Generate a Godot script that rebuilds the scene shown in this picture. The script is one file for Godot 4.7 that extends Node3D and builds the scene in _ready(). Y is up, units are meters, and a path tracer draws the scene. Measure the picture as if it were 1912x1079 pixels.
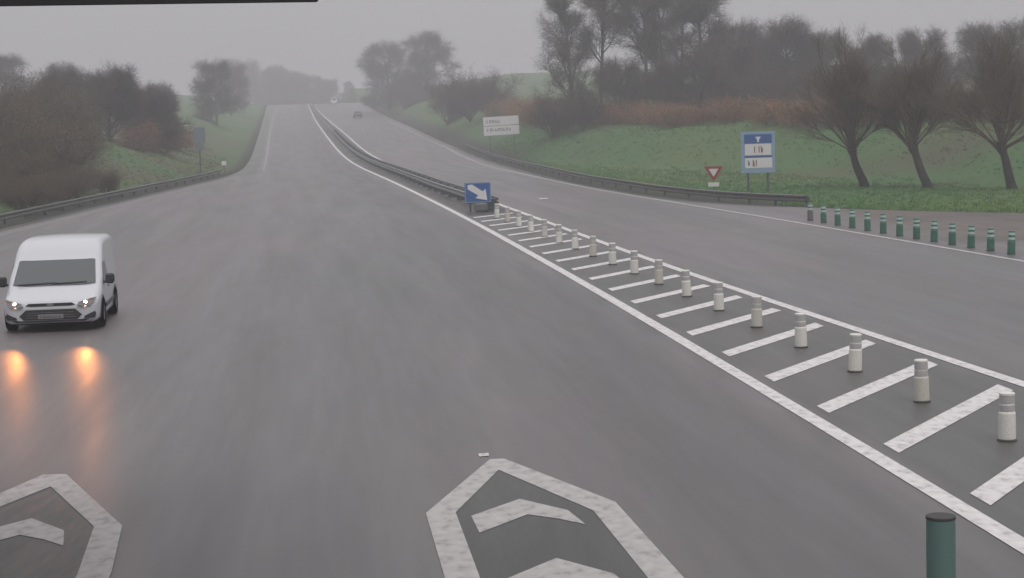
extends Node3D
# A foggy, wet toll-plaza exit seen from under the canopy: x to the right, y up, the road runs away along -z. «d» below is the distance ahead (-z).

# ------------------------------------------------------------------ geometry collector
class Acc:
	var v := PackedVector3Array()
	var n := PackedVector3Array()
	var c := PackedColorArray()
	var i := PackedInt32Array()
	var uv := PackedVector2Array()
	func quad(a: Vector3, b: Vector3, cc: Vector3, d: Vector3, col := Color.WHITE) -> void:
		var nn := (d - a).cross(b - a)
		if nn.length_squared() < 1e-14:
			nn = (d - a).cross(cc - a) if (b - a).length_squared() < 1e-10 else (cc - a).cross(b - a)
		nn = nn.normalized()
		var k := v.size()
		v.append(a); v.append(b); v.append(cc); v.append(d)
		for q in 4:
			n.append(nn); c.append(col)
		i.append(k); i.append(k + 1); i.append(k + 2); i.append(k); i.append(k + 2); i.append(k + 3)
	func tri(a: Vector3, b: Vector3, cc: Vector3, col := Color.WHITE) -> void:
		var nn := (cc - a).cross(b - a).normalized()
		var k := v.size()
		v.append(a); v.append(b); v.append(cc)
		for q in 3:
			n.append(nn); c.append(col)
		i.append(k); i.append(k + 1); i.append(k + 2)
	func limb(a: Vector3, b: Vector3, ra: float, rb: float, col: Color, sides := 3) -> void:
		var dir := (b - a).normalized()
		var e1 := dir.cross(Vector3.UP if absf(dir.y) < 0.9 else Vector3.RIGHT).normalized()
		var e2 := dir.cross(e1)
		var k := v.size()
		for s in sides:
			var t := TAU * s / sides
			var o := e1 * cos(t) + e2 * sin(t)
			v.append(a + o * ra); n.append(o); c.append(col)
			v.append(b + o * rb); n.append(o); c.append(col)
		for s in sides:
			var p := k + 2 * s
			var q := k + 2 * ((s + 1) % sides)
			i.append(p); i.append(p + 1); i.append(q + 1); i.append(p); i.append(q + 1); i.append(q)
	func box(ct: Vector3, size: Vector3, b := Basis(), col := Color.WHITE, bev := 0.0) -> void:
		var h := size * 0.5
		var m := h - Vector3.ONE * bev
		for ax in 3:
			for sg in [-1.0, 1.0]:
				var u := Vector3.ZERO; var w := Vector3.ZERO; var f := Vector3.ZERO
				u[(ax + 1) % 3] = m[(ax + 1) % 3]; w[(ax + 2) % 3] = m[(ax + 2) % 3]; f[ax] = h[ax] * sg
				if sg > 0:
					quad(ct + b * (f - u - w), ct + b * (f - u + w), ct + b * (f + u + w), ct + b * (f + u - w), col)
				else:
					quad(ct + b * (f - u - w), ct + b * (f + u - w), ct + b * (f + u + w), ct + b * (f - u + w), col)
		if bev > 0.0:
			for ax in 3:
				var p := (ax + 1) % 3; var q := (ax + 2) % 3
				for s1 in [-1.0, 1.0]:
					for s2 in [-1.0, 1.0]:
						var pts := []
						for e in [[h[p], m[q], -1.0], [m[p], h[q], -1.0], [m[p], h[q], 1.0], [h[p], m[q], 1.0]]:
							var x := Vector3.ZERO
							x[p] = e[0] * s1; x[q] = e[1] * s2; x[ax] = m[ax] * e[2]
							pts.append(ct + b * x)
						if s1 * s2 > 0:
							quad(pts[0], pts[3], pts[2], pts[1], col)
						else:
							quad(pts[0], pts[1], pts[2], pts[3], col)
	func lathe(prof: Array, sides := 20, at := Vector3.ZERO, col := Color.WHITE, caps := true) -> void:
		for k in prof.size() - 1:
			var p: Vector2 = prof[k]; var q: Vector2 = prof[k + 1]
			var sl := Vector2(q.y - p.y, p.x - q.x).normalized()
			var base := v.size()
			for s in sides + 1:
				var t := TAU * s / sides
				var o := Vector3(cos(t), 0, -sin(t))
				v.append(at + o * p.x + Vector3.UP * p.y); v.append(at + o * q.x + Vector3.UP * q.y)
				for e in 2:
					n.append((o * sl.x + Vector3.UP * sl.y).normalized()); c.append(col)
			for s in sides:
				var a := base + 2 * s
				i.append(a); i.append(a + 1); i.append(a + 3); i.append(a); i.append(a + 3); i.append(a + 2)
		if caps:
			var e: Vector2 = prof[-1]
			for s in sides:
				var t0 := TAU * s / sides; var t1 := TAU * (s + 1) / sides
				tri(at + Vector3(0, e.y, 0), at + Vector3(cos(t1) * e.x, e.y, -sin(t1) * e.x), at + Vector3(cos(t0) * e.x, e.y, -sin(t0) * e.x), col)
	func mesh() -> ArrayMesh:
		var arr := []
		arr.resize(Mesh.ARRAY_MAX)
		arr[Mesh.ARRAY_VERTEX] = v; arr[Mesh.ARRAY_NORMAL] = n; arr[Mesh.ARRAY_COLOR] = c; arr[Mesh.ARRAY_INDEX] = i
		if uv.size() == v.size(): arr[Mesh.ARRAY_TEX_UV] = uv
		var m := ArrayMesh.new()
		m.add_surface_from_arrays(Mesh.PRIMITIVE_TRIANGLES, arr)
		return m

var taken := {}
var M := {}
var noise := FastNoiseLite.new()
var fine := FastNoiseLite.new()

func numbered(called: String) -> String:
	if not taken.has(called):
		taken[called] = 0
		return called
	taken[called] += 1
	return "%s_%03d" % [called, taken[called]]

func put(acc: Acc, called: String, mat: Material, parent: Node = self) -> MeshInstance3D:
	var o := MeshInstance3D.new()
	o.mesh = acc.mesh()
	o.material_override = mat
	o.name = numbered(called) if parent == self else part_name(parent, called)
	parent.add_child(o, true)
	return o

func part_name(parent: Node, called: String) -> String:
	var k := 0
	var nm := called
	while parent.has_node(nm):
		k += 1
		nm = "%s_%03d" % [called, k]
	return nm

func tag(o: Node, label: String, category: String, group := "", kind := "") -> Node:
	if label: o.set_meta("label", label)
	if category: o.set_meta("category", category)
	if group: o.set_meta("group", group)
	if kind: o.set_meta("kind", kind)
	return o

func thing(called: String, label: String, category: String, at: Vector3, turn := 0.0, group := "") -> Node3D:
	var o := Node3D.new()
	o.name = numbered(called)
	add_child(o)
	o.position = at
	o.rotation.y = turn
	tag(o, label, category, group)
	return o

func copy(src: Node3D, called: String, label: String, at: Vector3, turn := 0.0, group := "", sc := Vector3.ONE) -> Node3D:
	var r: Node3D = src.duplicate()
	r.name = numbered(called)
	add_child(r)
	r.position = at
	r.rotation.y = turn
	r.scale = sc
	r.set_meta("label", label)
	if group: r.set_meta("group", group)
	return r

# ------------------------------------------------------------------ the lie of the land
func hroad(d: float) -> float:
	if d < 150.0: return 0.0
	var h := 0.024 * pow(minf(d, 250.0) - 150.0, 2) / 200.0
	if d > 250.0:
		var e := minf(d, 510.0) - 250.0
		h += 0.024 * e + 0.5 * (0.012 / 260.0) * e * e
	if d > 510.0:
		var e := d - 510.0
		h += 0.036 * e - 0.5 * (0.046 / 60.0) * pow(minf(e, 60.0), 2) - maxf(e - 60.0, 0.0) * 0.046
	return h

func lut(pts: Array, d: float) -> float:
	if d <= pts[0].x:
		return pts[0].y + (d - pts[0].x) * (pts[1].y - pts[0].y) / (pts[1].x - pts[0].x)
	for k in pts.size() - 1:
		if d <= pts[k + 1].x:
			return lerpf(pts[k].y, pts[k + 1].y, (d - pts[k].x) / (pts[k + 1].x - pts[k].x))
	var a: Vector2 = pts[-2]; var b: Vector2 = pts[-1]
	return b.y + (d - b.x) * (b.y - a.y) / (b.x - a.x)

func soft(pts: Array, d: float, w: float) -> float:   # the same, with rounded corners
	return (lut(pts, d - w) + lut(pts, d - w * 0.5) + lut(pts, d) + lut(pts, d + w * 0.5) + lut(pts, d + w)) / 5.0

const LEFT_LINE := [Vector2(17, 4.8), Vector2(35, 3.0), Vector2(55, 0.74), Vector2(79.5, -2.11), Vector2(125, -7.9), Vector2(186, -16.1), Vector2(243, -23.1), Vector2(383, -40.2), Vector2(495, -53.4)]
const RIGHT_LINE := [Vector2(27, 7.63), Vector2(41.2, 5.5), Vector2(53.2, 3.86), Vector2(87, -0.3), Vector2(125, -5.1), Vector2(208, -15.67), Vector2(297, -26.5), Vector2(467, -48.4)]
const LEFT_EDGE_LINE := [Vector2(150, -20.3), Vector2(203, -26.9), Vector2(250, -32.8), Vector2(304, -39.5), Vector2(408, -52.2), Vector2(510, -64)]
const RIGHT_EDGE_LINE := [Vector2(40, 14.9), Vector2(56.5, 12.4), Vector2(73.5, 9.8), Vector2(84.5, 7.9), Vector2(106, 4.5), Vector2(136, 0.9), Vector2(160, -1.9), Vector2(226, -7.6), Vector2(312, -17.4), Vector2(420, -30.6), Vector2(502, -43)]
const LEFT_EDGE := [Vector2(20, -20.5), Vector2(60, -21.6), Vector2(95, -22.4), Vector2(150, -23.2), Vector2(165, -24.2), Vector2(199, -28.2), Vector2(306, -41.6), Vector2(470, -62), Vector2(560, -73)]
const RIGHT_EDGE := [Vector2(56, 70), Vector2(62, 34), Vector2(69, 20), Vector2(73.2, 16.1), Vector2(78, 12.6), Vector2(84.2, 9.3), Vector2(94, 6.9), Vector2(114, 4.0), Vector2(154, 0.2), Vector2(224, -6.2), Vector2(312, -16), Vector2(420, -29), Vector2(560, -46)]

func xl(d: float) -> float: return soft(LEFT_LINE, d, 14.0)
func xr(d: float) -> float: return soft(RIGHT_LINE, d, 10.0)
func el(d: float) -> float: return soft(LEFT_EDGE, d, 10.0)
func er(d: float) -> float: return soft(RIGHT_EDGE, d, 3.0) if d > 56.0 else 70.0

func right_distance(x: float, d: float) -> float:
	var best := 1e9
	var p := Vector2(d, x)
	for k in RIGHT_EDGE.size() - 1:
		var q := Geometry2D.get_closest_point_to_segment(p, RIGHT_EDGE[k], RIGHT_EDGE[k + 1])
		best = minf(best, q.distance_to(p))
	return best

func gh(x: float, d: float) -> float:       # the height of the land
	var h := hroad(d)
	var l := el(d)
	if x < l:
		var o := l - x
		h += (3.4 * smoothstep(1.5, 14.0, o) * lerpf(0.35, 1.0, smoothstep(80.0, 140.0, d)) + 3.2 * smoothstep(16.0, 80.0, o))
		h += noise.get_noise_2d(x * 2.0, d * 2.0) * 0.5 * smoothstep(2.0, 10.0, o) - 0.06 * smoothstep(0.2, 0.8, o)
	elif d > 56.0 and x > er(d):
		var o := right_distance(x, d)
		var t := smoothstep(100.0, 185.0, d)
		var s0 := lerpf(17.0, 0.5, t)
		var w := lerpf(13.0, 9.0, t)
		h += 3.1 * smoothstep(s0, s0 + w, o) + 2.2 * smoothstep(s0 + w, s0 + w + 45.0, o)
		h += noise.get_noise_2d(x * 2.0, d * 2.0) * 0.45 * smoothstep(s0 * 0.7, s0 + 8.0, o) - 0.06 * smoothstep(0.2, 0.8, o)
		h += 2.5 * exp(-pow((x - 30.0) / 85.0, 2) - pow((d - 480.0) / 140.0, 2)) * smoothstep(10.0, 40.0, o)
	return h

func on(x: float, d: float) -> Vector3:
	return Vector3(x, gh(x, d), -d)

func rp(x: float, d: float, up := 0.0) -> Vector3:
	return Vector3(x, hroad(d) + up, -d)

# ------------------------------------------------------------------ materials
func mat(col: Color, rough := 0.7, metal := 0.0) -> StandardMaterial3D:
	var m := StandardMaterial3D.new()
	m.albedo_color = col.linear_to_srgb()
	m.roughness = rough
	m.metallic = metal
	return m

func vmat(rough := 0.9) -> StandardMaterial3D:
	var m := StandardMaterial3D.new()
	m.vertex_color_use_as_albedo = true
	m.roughness = rough
	return m

func noise_tex(sd: int, freq: float, lo: Color, hi: Color, size := 512, oct := 5, normal := false, bump := 4.0) -> NoiseTexture2D:
	var t := NoiseTexture2D.new()
	var f := FastNoiseLite.new()
	f.seed = sd; f.frequency = freq; f.fractal_octaves = oct
	f.noise_type = FastNoiseLite.TYPE_SIMPLEX_SMOOTH
	t.noise = f
	t.width = size; t.height = size
	t.seamless = true
	if normal:
		t.as_normal_map = true; t.bump_strength = bump
	else:
		var g := Gradient.new()
		g.set_color(0, lo); g.set_color(1, hi)
		t.color_ramp = g
	return t

func make_materials() -> void:
	noise.seed = 5; noise.frequency = 0.03; noise.fractal_octaves = 4
	fine.seed = 9; fine.frequency = 0.15; fine.fractal_octaves = 3
	var asphalt := vmat(1.0)
	asphalt.albedo_texture = noise_tex(3, 0.05, Color(0.90, 0.90, 0.90), Color(1, 1, 1))
	asphalt.roughness_texture = noise_tex(4, 0.012, Color(0.42, 0.42, 0.42), Color(0.62, 0.62, 0.62), 512, 3)
	asphalt.normal_enabled = true
	asphalt.normal_texture = noise_tex(6, 0.12, Color.BLACK, Color.WHITE, 512, 3, true, 3.0)
	asphalt.normal_scale = 0.05
	asphalt.uv1_triplanar = true; asphalt.uv1_world_triplanar = true
	asphalt.uv1_scale = Vector3(0.14, 0.14, 0.012)
	M.asphalt = asphalt
	var lane: StandardMaterial3D = asphalt.duplicate()
	lane.uv1_triplanar = false; lane.uv1_world_triplanar = false
	lane.uv1_scale = Vector3.ONE
	lane.roughness_texture = noise_tex(4, 0.013, Color(0.38, 0.38, 0.38), Color(0.52, 0.52, 0.52), 512, 4)
	lane.albedo_texture = noise_tex(3, 0.035, Color(0.91, 0.905, 0.91), Color(1, 1, 1), 1024, 6)
	lane.normal_enabled = false
	M.lane_asphalt = lane
	var dark: StandardMaterial3D = asphalt.duplicate()
	M.dark_asphalt = dark
	var paint := mat(Color(0.64, 0.63, 0.635), 0.5)
	paint.albedo_texture = noise_tex(8, 0.02, Color(0.84, 0.83, 0.84), Color(1, 1, 1), 512, 6)
	var ramp: Gradient = paint.albedo_texture.color_ramp
	ramp.set_color(0, Color(0.74, 0.73, 0.74))
	ramp.add_point(0.22, Color(0.80, 0.79, 0.80)); ramp.add_point(0.36, Color(0.90, 0.89, 0.90))
	paint.uv1_triplanar = true; paint.uv1_world_triplanar = true
	paint.uv1_scale = Vector3(0.5, 0.5, 0.3)
	M.paint = paint
	var worn: StandardMaterial3D = paint.duplicate()
	worn.albedo_color = Color(0.42, 0.41, 0.41).linear_to_srgb()
	M.worn = worn
	var faint: StandardMaterial3D = paint.duplicate()
	faint.albedo_color = Color(0.27, 0.265, 0.265).linear_to_srgb()
	M.faint = faint
	var grass := vmat(1.0)
	grass.albedo_texture = noise_tex(11, 0.06, Color(0.66, 0.68, 0.66), Color(1, 1, 1), 512, 5)
	grass.uv1_triplanar = true; grass.uv1_world_triplanar = true
	grass.uv1_scale = Vector3(0.25, 0.25, 0.25)
	grass.normal_enabled = true
	grass.normal_texture = noise_tex(12, 0.08, Color.BLACK, Color.WHITE, 512, 4, true, 3.0)
	M.grass = grass
	M.blade = vmat(0.85)
	M.blade.backlight_enabled = true
	M.blade.backlight = Color(0.25, 0.32, 0.15)
	M.bark = vmat(0.95)
	M.steel = mat(Color(0.17, 0.17, 0.175), 0.5, 0.2)
	M.steel.albedo_texture = noise_tex(15, 0.02, Color(0.6, 0.6, 0.6), Color(1, 1, 1), 256, 4)
	M.steel.uv1_triplanar = true; M.steel.uv1_world_triplanar = true
	M.pale_steel = mat(Color(0.22, 0.22, 0.225), 0.5, 0.3)
	M.post_steel = mat(Color(0.05, 0.072, 0.075), 0.6, 0.2)
	M.bollard_white = mat(Color(0.66, 0.66, 0.65), 0.45)
	M.bollard_white.albedo_texture = noise_tex(17, 0.04, Color(0.90, 0.895, 0.87), Color(1, 1, 1), 256, 4)
	M.bollard_white.uv1_triplanar = true; M.bollard_white.uv1_world_triplanar = true
	M.bollard_white.uv1_scale = Vector3(2, 2, 2)
	M.bollard_dirty = M.bollard_white.duplicate()
	M.bollard_dirty.albedo_color = Color(0.50, 0.49, 0.46).linear_to_srgb()
	M.band_grey = mat(Color(0.34, 0.34, 0.345), 0.35)
	M.rubber = mat(Color(0.035, 0.034, 0.034), 0.7)
	M.green = mat(Color(0.030, 0.115, 0.085), 0.4)
	M.green_band = mat(Color(0.34, 0.46, 0.43), 0.35)
	M.blue = mat(Color(0.020, 0.085, 0.27), 0.35)
	M.pale_blue = mat(Color(0.20, 0.30, 0.43), 0.4)
	M.dull_blue = mat(Color(0.12, 0.16, 0.19), 0.6)
	M.white = mat(Color(0.58, 0.58, 0.60), 0.4)
	M.red = mat(Color(0.24, 0.028, 0.026), 0.4)
	M.rust_red = mat(Color(0.20, 0.07, 0.065), 0.5)
	M.ink = mat(Color(0.05, 0.055, 0.065), 0.5)
	M.grey = mat(Color(0.10, 0.105, 0.11), 0.6)
	var car := mat(Color(0.45, 0.468, 0.51), 0.3)
	car.clearcoat_enabled = true; car.clearcoat = 0.6; car.clearcoat_roughness = 0.12
	M.car_white = car
	M.glass = mat(Color(0.032, 0.038, 0.044), 0.08)
	M.glass.metallic_specular = 0.9
	M.trim = mat(Color(0.022, 0.023, 0.026), 0.45)
	M.lens = mat(Color(0.30, 0.29, 0.31), 0.12)
	M.rim = mat(Color(0.25, 0.25, 0.26), 0.35, 0.6)
	var lamp := mat(Color(0.8, 0.75, 0.7), 0.2)
	lamp.emission_enabled = true
	lamp.emission = Color(1.0, 0.80, 0.62)
	lamp.emission_energy_multiplier = 22.0
	M.lamp = lamp
	M.canopy = mat(Color(0.012, 0.016, 0.015), 0.7)

# ------------------------------------------------------------------ _ready
func _ready() -> void:
	make_materials()
	var cam := Camera3D.new()
	cam.name = "camera"
	add_child(cam)
	cam.fov = 18.03
	cam.near = 0.1
	cam.far = 3000.0
	cam.position = Vector3(0, 4.2, 0)
	cam.rotation = Vector3(-0.09396, 0, -0.028)
	cam.current = true
	var sky_mat := ProceduralSkyMaterial.new()
	sky_mat.sky_top_color = Color(0.88, 0.88, 0.90).linear_to_srgb()
	sky_mat.sky_horizon_color = Color(0.283, 0.279, 0.287).linear_to_srgb()
	sky_mat.sky_curve = 0.6
	sky_mat.ground_bottom_color = Color(0.10, 0.10, 0.10).linear_to_srgb()
	sky_mat.ground_horizon_color = Color(0.30, 0.30, 0.31).linear_to_srgb()
	var sky := Sky.new()
	sky.sky_material = sky_mat
	var env := Environment.new()
	env.background_mode = Environment.BG_SKY
	env.sky = sky
	env.tonemap_mode = Environment.TONE_MAPPER_LINEAR
	env.tonemap_exposure = 1.36
	env.sdfgi_enabled = true; env.ssao_enabled = true; env.ssil_enabled = true
	env.fog_enabled = true
	env.fog_density = 0.0017
	env.fog_light_color = Color(0.80, 0.80, 0.82)
	var we := WorldEnvironment.new()
	we.name = "world_environment"
	we.environment = env
	add_child(we)
	var sun := DirectionalLight3D.new()
	sun.name = "sun"
	sun.light_energy = 0.42
	sun.light_angular_distance = 30.0
	sun.light_color = Color(1.0, 0.97, 0.94)
	sun.shadow_enabled = true
	sun.rotation_degrees = Vector3(-58, 25, 0)
	add_child(sun)

	build_ground()
	build_road()
	build_canopy()
	build_guardrails()
	build_trees()
	build_grass()
	build_signs()
	build_bollards()
	build_van()
	build_far_cars()

# ------------------------------------------------------------------ ground and road
func rows() -> Array:
	var r := []
	var d := -14.0
	while d < 1500.0:
		r.append(d)
		d += 2.0 if d < 50.0 else 1.0 if d < 100.0 else 2.0 if d < 200.0 else 4.0 if d < 330.0 else 8.0 if d < 640.0 else 40.0
	return r

func grass_color(x: float, d: float, o: float) -> Color:
	var rough := smoothstep(-24.0, -27.0, x) * smoothstep(330.0, 240.0, d) if x < el(d) else 0.0
	var a := noise.get_noise_2d(x * 1.4, d * 1.1) * 0.5 + 0.5
	var b := fine.get_noise_2d(x * 1.2 + 40.0, d) * 0.5 + 0.5
	var col := Color(0.056, 0.150, 0.040).lerp(Color(0.090, 0.156, 0.042), smoothstep(0.3, 0.75, a))
	col = col.lerp(Color(0.060, 0.118, 0.055), smoothstep(0.55, 0.9, b) * 0.7)
	col = col.lerp(Color(0.085, 0.062, 0.042), smoothstep(0.62, 0.85, noise.get_noise_2d(x * 2.3 + 300.0, d * 2.0) * 0.5 + 0.5) * 0.5)
	col = col.lerp(Color(0.085, 0.06, 0.042), 0.8 * exp(-pow((x - 27.0) / 4.5, 2) - pow((d - 112.0) / 6.0, 2)))
	col = col.lerp(Color(0.100, 0.095, 0.055), rough * clampf(0.45 + 0.9 * noise.get_noise_2d(x * 3.0 + 11.0, d * 2.0), 0.0, 0.85))
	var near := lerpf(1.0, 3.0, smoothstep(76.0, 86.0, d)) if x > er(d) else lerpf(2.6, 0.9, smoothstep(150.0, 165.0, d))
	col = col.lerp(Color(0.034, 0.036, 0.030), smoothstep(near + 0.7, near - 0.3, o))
	return col

func build_ground() -> void:
	var acc := Acc.new()
	var offs := [0.0, 0.35, 0.9, 1.5, 1.9, 2.4, 3.2, 4.2, 5.5, 7.0, 9.0, 11.0, 13.0, 15.0, 18.0, 21.0, 25.0, 30.0, 36.0, 44.0, 55.0, 70.0, 95.0, 140.0, 220.0, 360.0, 600.0]
	var grid := []
	var cols := []
	var rr := rows()
	for d in rr:
		var line := PackedVector3Array()
		var lc := PackedColorArray()
		var l := el(d); var r := er(d)
		for k in range(offs.size() - 1, -1, -1):
			var x: float = l - offs[k]
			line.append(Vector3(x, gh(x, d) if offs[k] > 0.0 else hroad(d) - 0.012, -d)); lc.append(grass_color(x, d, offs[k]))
		for x in [l + 0.4, r - 0.4]:
			line.append(Vector3(x, hroad(d) - 0.1, -d)); lc.append(Color(0.03, 0.03, 0.03))
		for k in offs.size():
			var x: float = r + offs[k]
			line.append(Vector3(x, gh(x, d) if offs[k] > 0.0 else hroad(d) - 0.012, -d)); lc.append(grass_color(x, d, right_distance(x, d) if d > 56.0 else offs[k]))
		grid.append(line); cols.append(lc)
	surface(acc, grid, cols)
	var o := put(acc, "ground", M.grass)
	tag(o, "green grass verges and banks on both sides of the motorway", "", "", "structure")

func surface(acc: Acc, grid: Array, cols: Array) -> void:
	var nr := grid.size(); var nc: int = grid[0].size()
	for r in nr:
		for k in nc:
			var a: Vector3 = grid[maxi(r - 1, 0)][k]; var b: Vector3 = grid[mini(r + 1, nr - 1)][k]
			var e: Vector3 = grid[r][maxi(k - 1, 0)]; var f: Vector3 = grid[r][mini(k + 1, nc - 1)]
			acc.v.append(grid[r][k]); acc.c.append(cols[r][k])
			var nn := (f - e).cross(b - a)
			acc.n.append(nn.normalized() if nn.length_squared() > 1e-12 else Vector3.UP)
	for r in nr - 1:
		for k in nc - 1:
			var p := r * nc + k
			for q in [p, p + nc, p + nc + 1, p, p + nc + 1, p + 1]:
				acc.i.append(q)

func road_color(x: float, d: float) -> Color:
	var u := x - xl(d)
	var col := Color(0.110, 0.103, 0.110)
	# wheel paths, seams and old patches run with the traffic
	var s := noise.get_noise_2d(u * 9.0, d * 0.6)
	var s2 := noise.get_noise_2d(u * 26.0 + 70.0, d * 0.35)
	var blot := noise.get_noise_2d(u * 2.5 + 9.0, d * 0.8 + 77.0)
	col *= 1.0 + 0.17 * s + 0.05 * s2 + 0.10 * blot
	col *= 1.0 + 0.07 * cos(TAU * (u + 2.0) / 1.75) * clampf(0.6 + 1.5 * s, 0.0, 1.0)
	col.r *= 1.02 + 0.16 * blot
	col.b *= 1.0 + 0.06 * blot
	col = col.lerp(Color(0.075, 0.072, 0.075), smoothstep(0.0, -1.0, u) * smoothstep(-4.6, -2.0, u) * 0.75)
	col = col.lerp(Color(0.130, 0.128, 0.135), 0.6 * exp(-pow((u + 9.0 + 0.5 * s) / 0.55, 2)))
	col = col.lerp(Color(0.105, 0.102, 0.106), 0.4 * exp(-pow((u + 6.6) / 0.35, 2)))
	if u > 0.0 and x < xr(d):
		col = Color(0.074, 0.072, 0.072) * (1.0 + 0.12 * blot)
	if d > 55.0 and d < 100.0 and x > 13.5:
		col = col.lerp(Color(0.088, 0.062, 0.049), 0.95)
		col = col.lerp(Color(0.045, 0.038, 0.035), 0.8 * smoothstep(0.05, 0.35, noise.get_noise_2d(x * 3.2, d * 7.0 + 15.0)))
	col.a = 1.0
	return col

func build_road() -> void:
	var acc := Acc.new()
	var grid := []
	var cols := []
	var rr := []
	for d in rows():
		if d < 700.0: rr.append(d)
	for d in rr:
		var line := PackedVector3Array()
		var lc := PackedColorArray()
		var l := el(d); var r := er(d)
		var n := 130
		for k in n + 1:
			var t := float(k) / n
			if r > 30.0:
				t = t * 0.62 / 0.8 if t < 0.8 else 0.62 + (t - 0.8) * 0.38 / 0.2
			var x := lerpf(l, r, t)
			line.append(Vector3(x, hroad(d), -d)); lc.append(road_color(x, d))
		grid.append(line); cols.append(lc)
	surface(acc, grid, cols)
	for line in grid:
		for p in line:
			acc.uv.append(Vector2((p.x - xl(-p.z)) / 8.0, -p.z / 130.0))    # the wear follows the lanes
	var road := put(acc, "road", M.lane_asphalt)
	tag(road, "wet grey asphalt of the toll plaza narrowing into two carriageways", "", "", "structure")
	# median strip between the inner lines
	var med := Acc.new()
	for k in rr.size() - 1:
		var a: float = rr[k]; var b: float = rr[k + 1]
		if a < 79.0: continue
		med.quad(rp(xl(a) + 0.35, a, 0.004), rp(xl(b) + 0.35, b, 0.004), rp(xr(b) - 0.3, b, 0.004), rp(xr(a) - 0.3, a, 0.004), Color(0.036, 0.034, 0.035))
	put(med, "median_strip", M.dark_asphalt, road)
	# long lines
	for e in [["edge_line", LEFT_LINE, 14.0, 15.0, 560.0, 0.25, M.paint], ["edge_line", RIGHT_LINE, 10.0, 15.0, 560.0, 0.25, M.paint], ["edge_line", LEFT_EDGE_LINE, 8.0, 165.0, 560.0, 0.20, M.faint], ["edge_line", RIGHT_EDGE_LINE, 8.0, 30.0, 560.0, 0.20, M.worn]]:
		var st := Acc.new()
		for k in rr.size() - 1:
			var a: float = rr[k]; var b: float = rr[k + 1]
			if a < e[3] or b > e[4]: continue
			var xa := soft(e[1], a, e[2]); var xb := soft(e[1], b, e[2])
			var w: float = e[5] * 0.5
			st.quad(rp(xa - w, a, 0.008), rp(xb - w, b, 0.008), rp(xb + w, b, 0.008), rp(xa + w, a, 0.008))
		put(st, e[0], e[6], road)
	var side := Acc.new()
	for k in rr.size() - 1:
		var a: float = rr[k]; var b: float = rr[k + 1]
		if a < 40.0 or b > 150.0: continue
		side.quad(rp(el(a) + 1.1, a, 0.008), rp(el(b) + 1.1, b, 0.008), rp(el(b) + 1.25, b, 0.008), rp(el(a) + 1.25, a, 0.008))
	put(side, "edge_line", M.faint, road)
	# pale concrete shoulder where the plaza edge gives way to the carriageway
	var sh := Acc.new()
	for k in rr.size() - 1:
		var a: float = rr[k]; var b: float = rr[k + 1]
		if a < 152.0 or b > 520.0: continue
		var wa := 0.15
		sh.quad(rp(el(a) + 0.05, a, 0.004), rp(el(b) + 0.05, b, 0.004), rp(lut(LEFT_EDGE_LINE, b) - wa - 0.35, b, 0.004), rp(lut(LEFT_EDGE_LINE, a) - wa - 0.35, a, 0.004), Color(0.105, 0.112, 0.103))
	put(sh, "shoulder", M.asphalt, road)
	# hatching of the buffer zone
	for k in 21:
		var d0 := 15.75 + 3.06 * k
		var st := Acc.new()
		var q := []
		for dd in [d0, d0 + 0.62]:
			var p := Vector2(xl(dd) + 0.34, dd)
			var e := p
			for step in 120:
				if e.x > xr(e.y) - 0.42: break
				e += Vector2(0.058, 0.1)
			q.append(p); q.append(e)
		st.quad(rp(q[0].x, q[0].y, 0.007), rp(q[2].x, q[2].y, 0.007), rp(q[3].x, q[3].y, 0.007), rp(q[1].x, q[1].y, 0.007))
		put(st, "hatch_stripe", M.paint, road)
	# painted noses of the two toll islands
	var ol := [Vector2(-0.33, 22.2), Vector2(-0.99, 19.2), Vector2(-0.70, 16.5), Vector2(-0.05, 10)]
	var il := [Vector2(-0.22, 21.5), Vector2(-0.67, 19.2), Vector2(-0.38, 16.5), Vector2(0.27, 10)]
	var orr := [Vector2(-0.33, 22.2), Vector2(-0.15, 22.2), Vector2(1.06, 19.5), Vector2(1.48, 16.2), Vector2(2.2, 10)]
	var ir := [Vector2(-0.22, 21.5), Vector2(-0.22, 21.5), Vector2(0.80, 19.1), Vector2(1.16, 16.2), Vector2(1.88, 10)]
	island(road, ol, il, orr, ir)
	chevron(road, Vector2.ZERO)
	chevron(road, Vector2(0.33, -2.75))
	var s := Vector2(-5.42, -0.2)
	ol = [Vector2(-5.80, 22.0), Vector2(-6.40, 19.2), Vector2(-6.1, 16.5), Vector2(-5.45, 10)]
	il = [Vector2(-5.52, 21.25), Vector2(-6.08, 19.2), Vector2(-5.78, 16.5), Vector2(-5.13, 10)]
	orr = [Vector2(-5.80, 22.0), Vector2(-5.52, 22.0), Vector2(-4.20, 19.0), Vector2(-3.88, 17.0), Vector2(-3.1, 10)]
	ir = [Vector2(-5.52, 21.25), Vector2(-5.52, 21.25), Vector2(-4.50, 19.0), Vector2(-4.20, 17.0), Vector2(-3.42, 10)]
	island(road, ol, il, orr, ir)
	chevron(road, Vector2(-5.31, -0.3))
	chevron(road, Vector2(-4.98, -3.05))
	# scraps of old paint
	for p in [Vector2(1.75, 93.5), Vector2(-0.41, 22.5)]:
		var st := Acc.new()
		var w := 0.2 if p.y > 50.0 else 0.055
		var l := 0.55 if p.y > 50.0 else 0.12
		st.quad(rp(p.x - w, p.y - l, 0.009), rp(p.x - w * 1.3, p.y + l * 0.7, 0.009), rp(p.x + w, p.y + l, 0.009), rp(p.x + w * 1.2, p.y - l * 0.6, 0.009))
		put(st, "paint_patch", M.paint, road)

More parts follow.
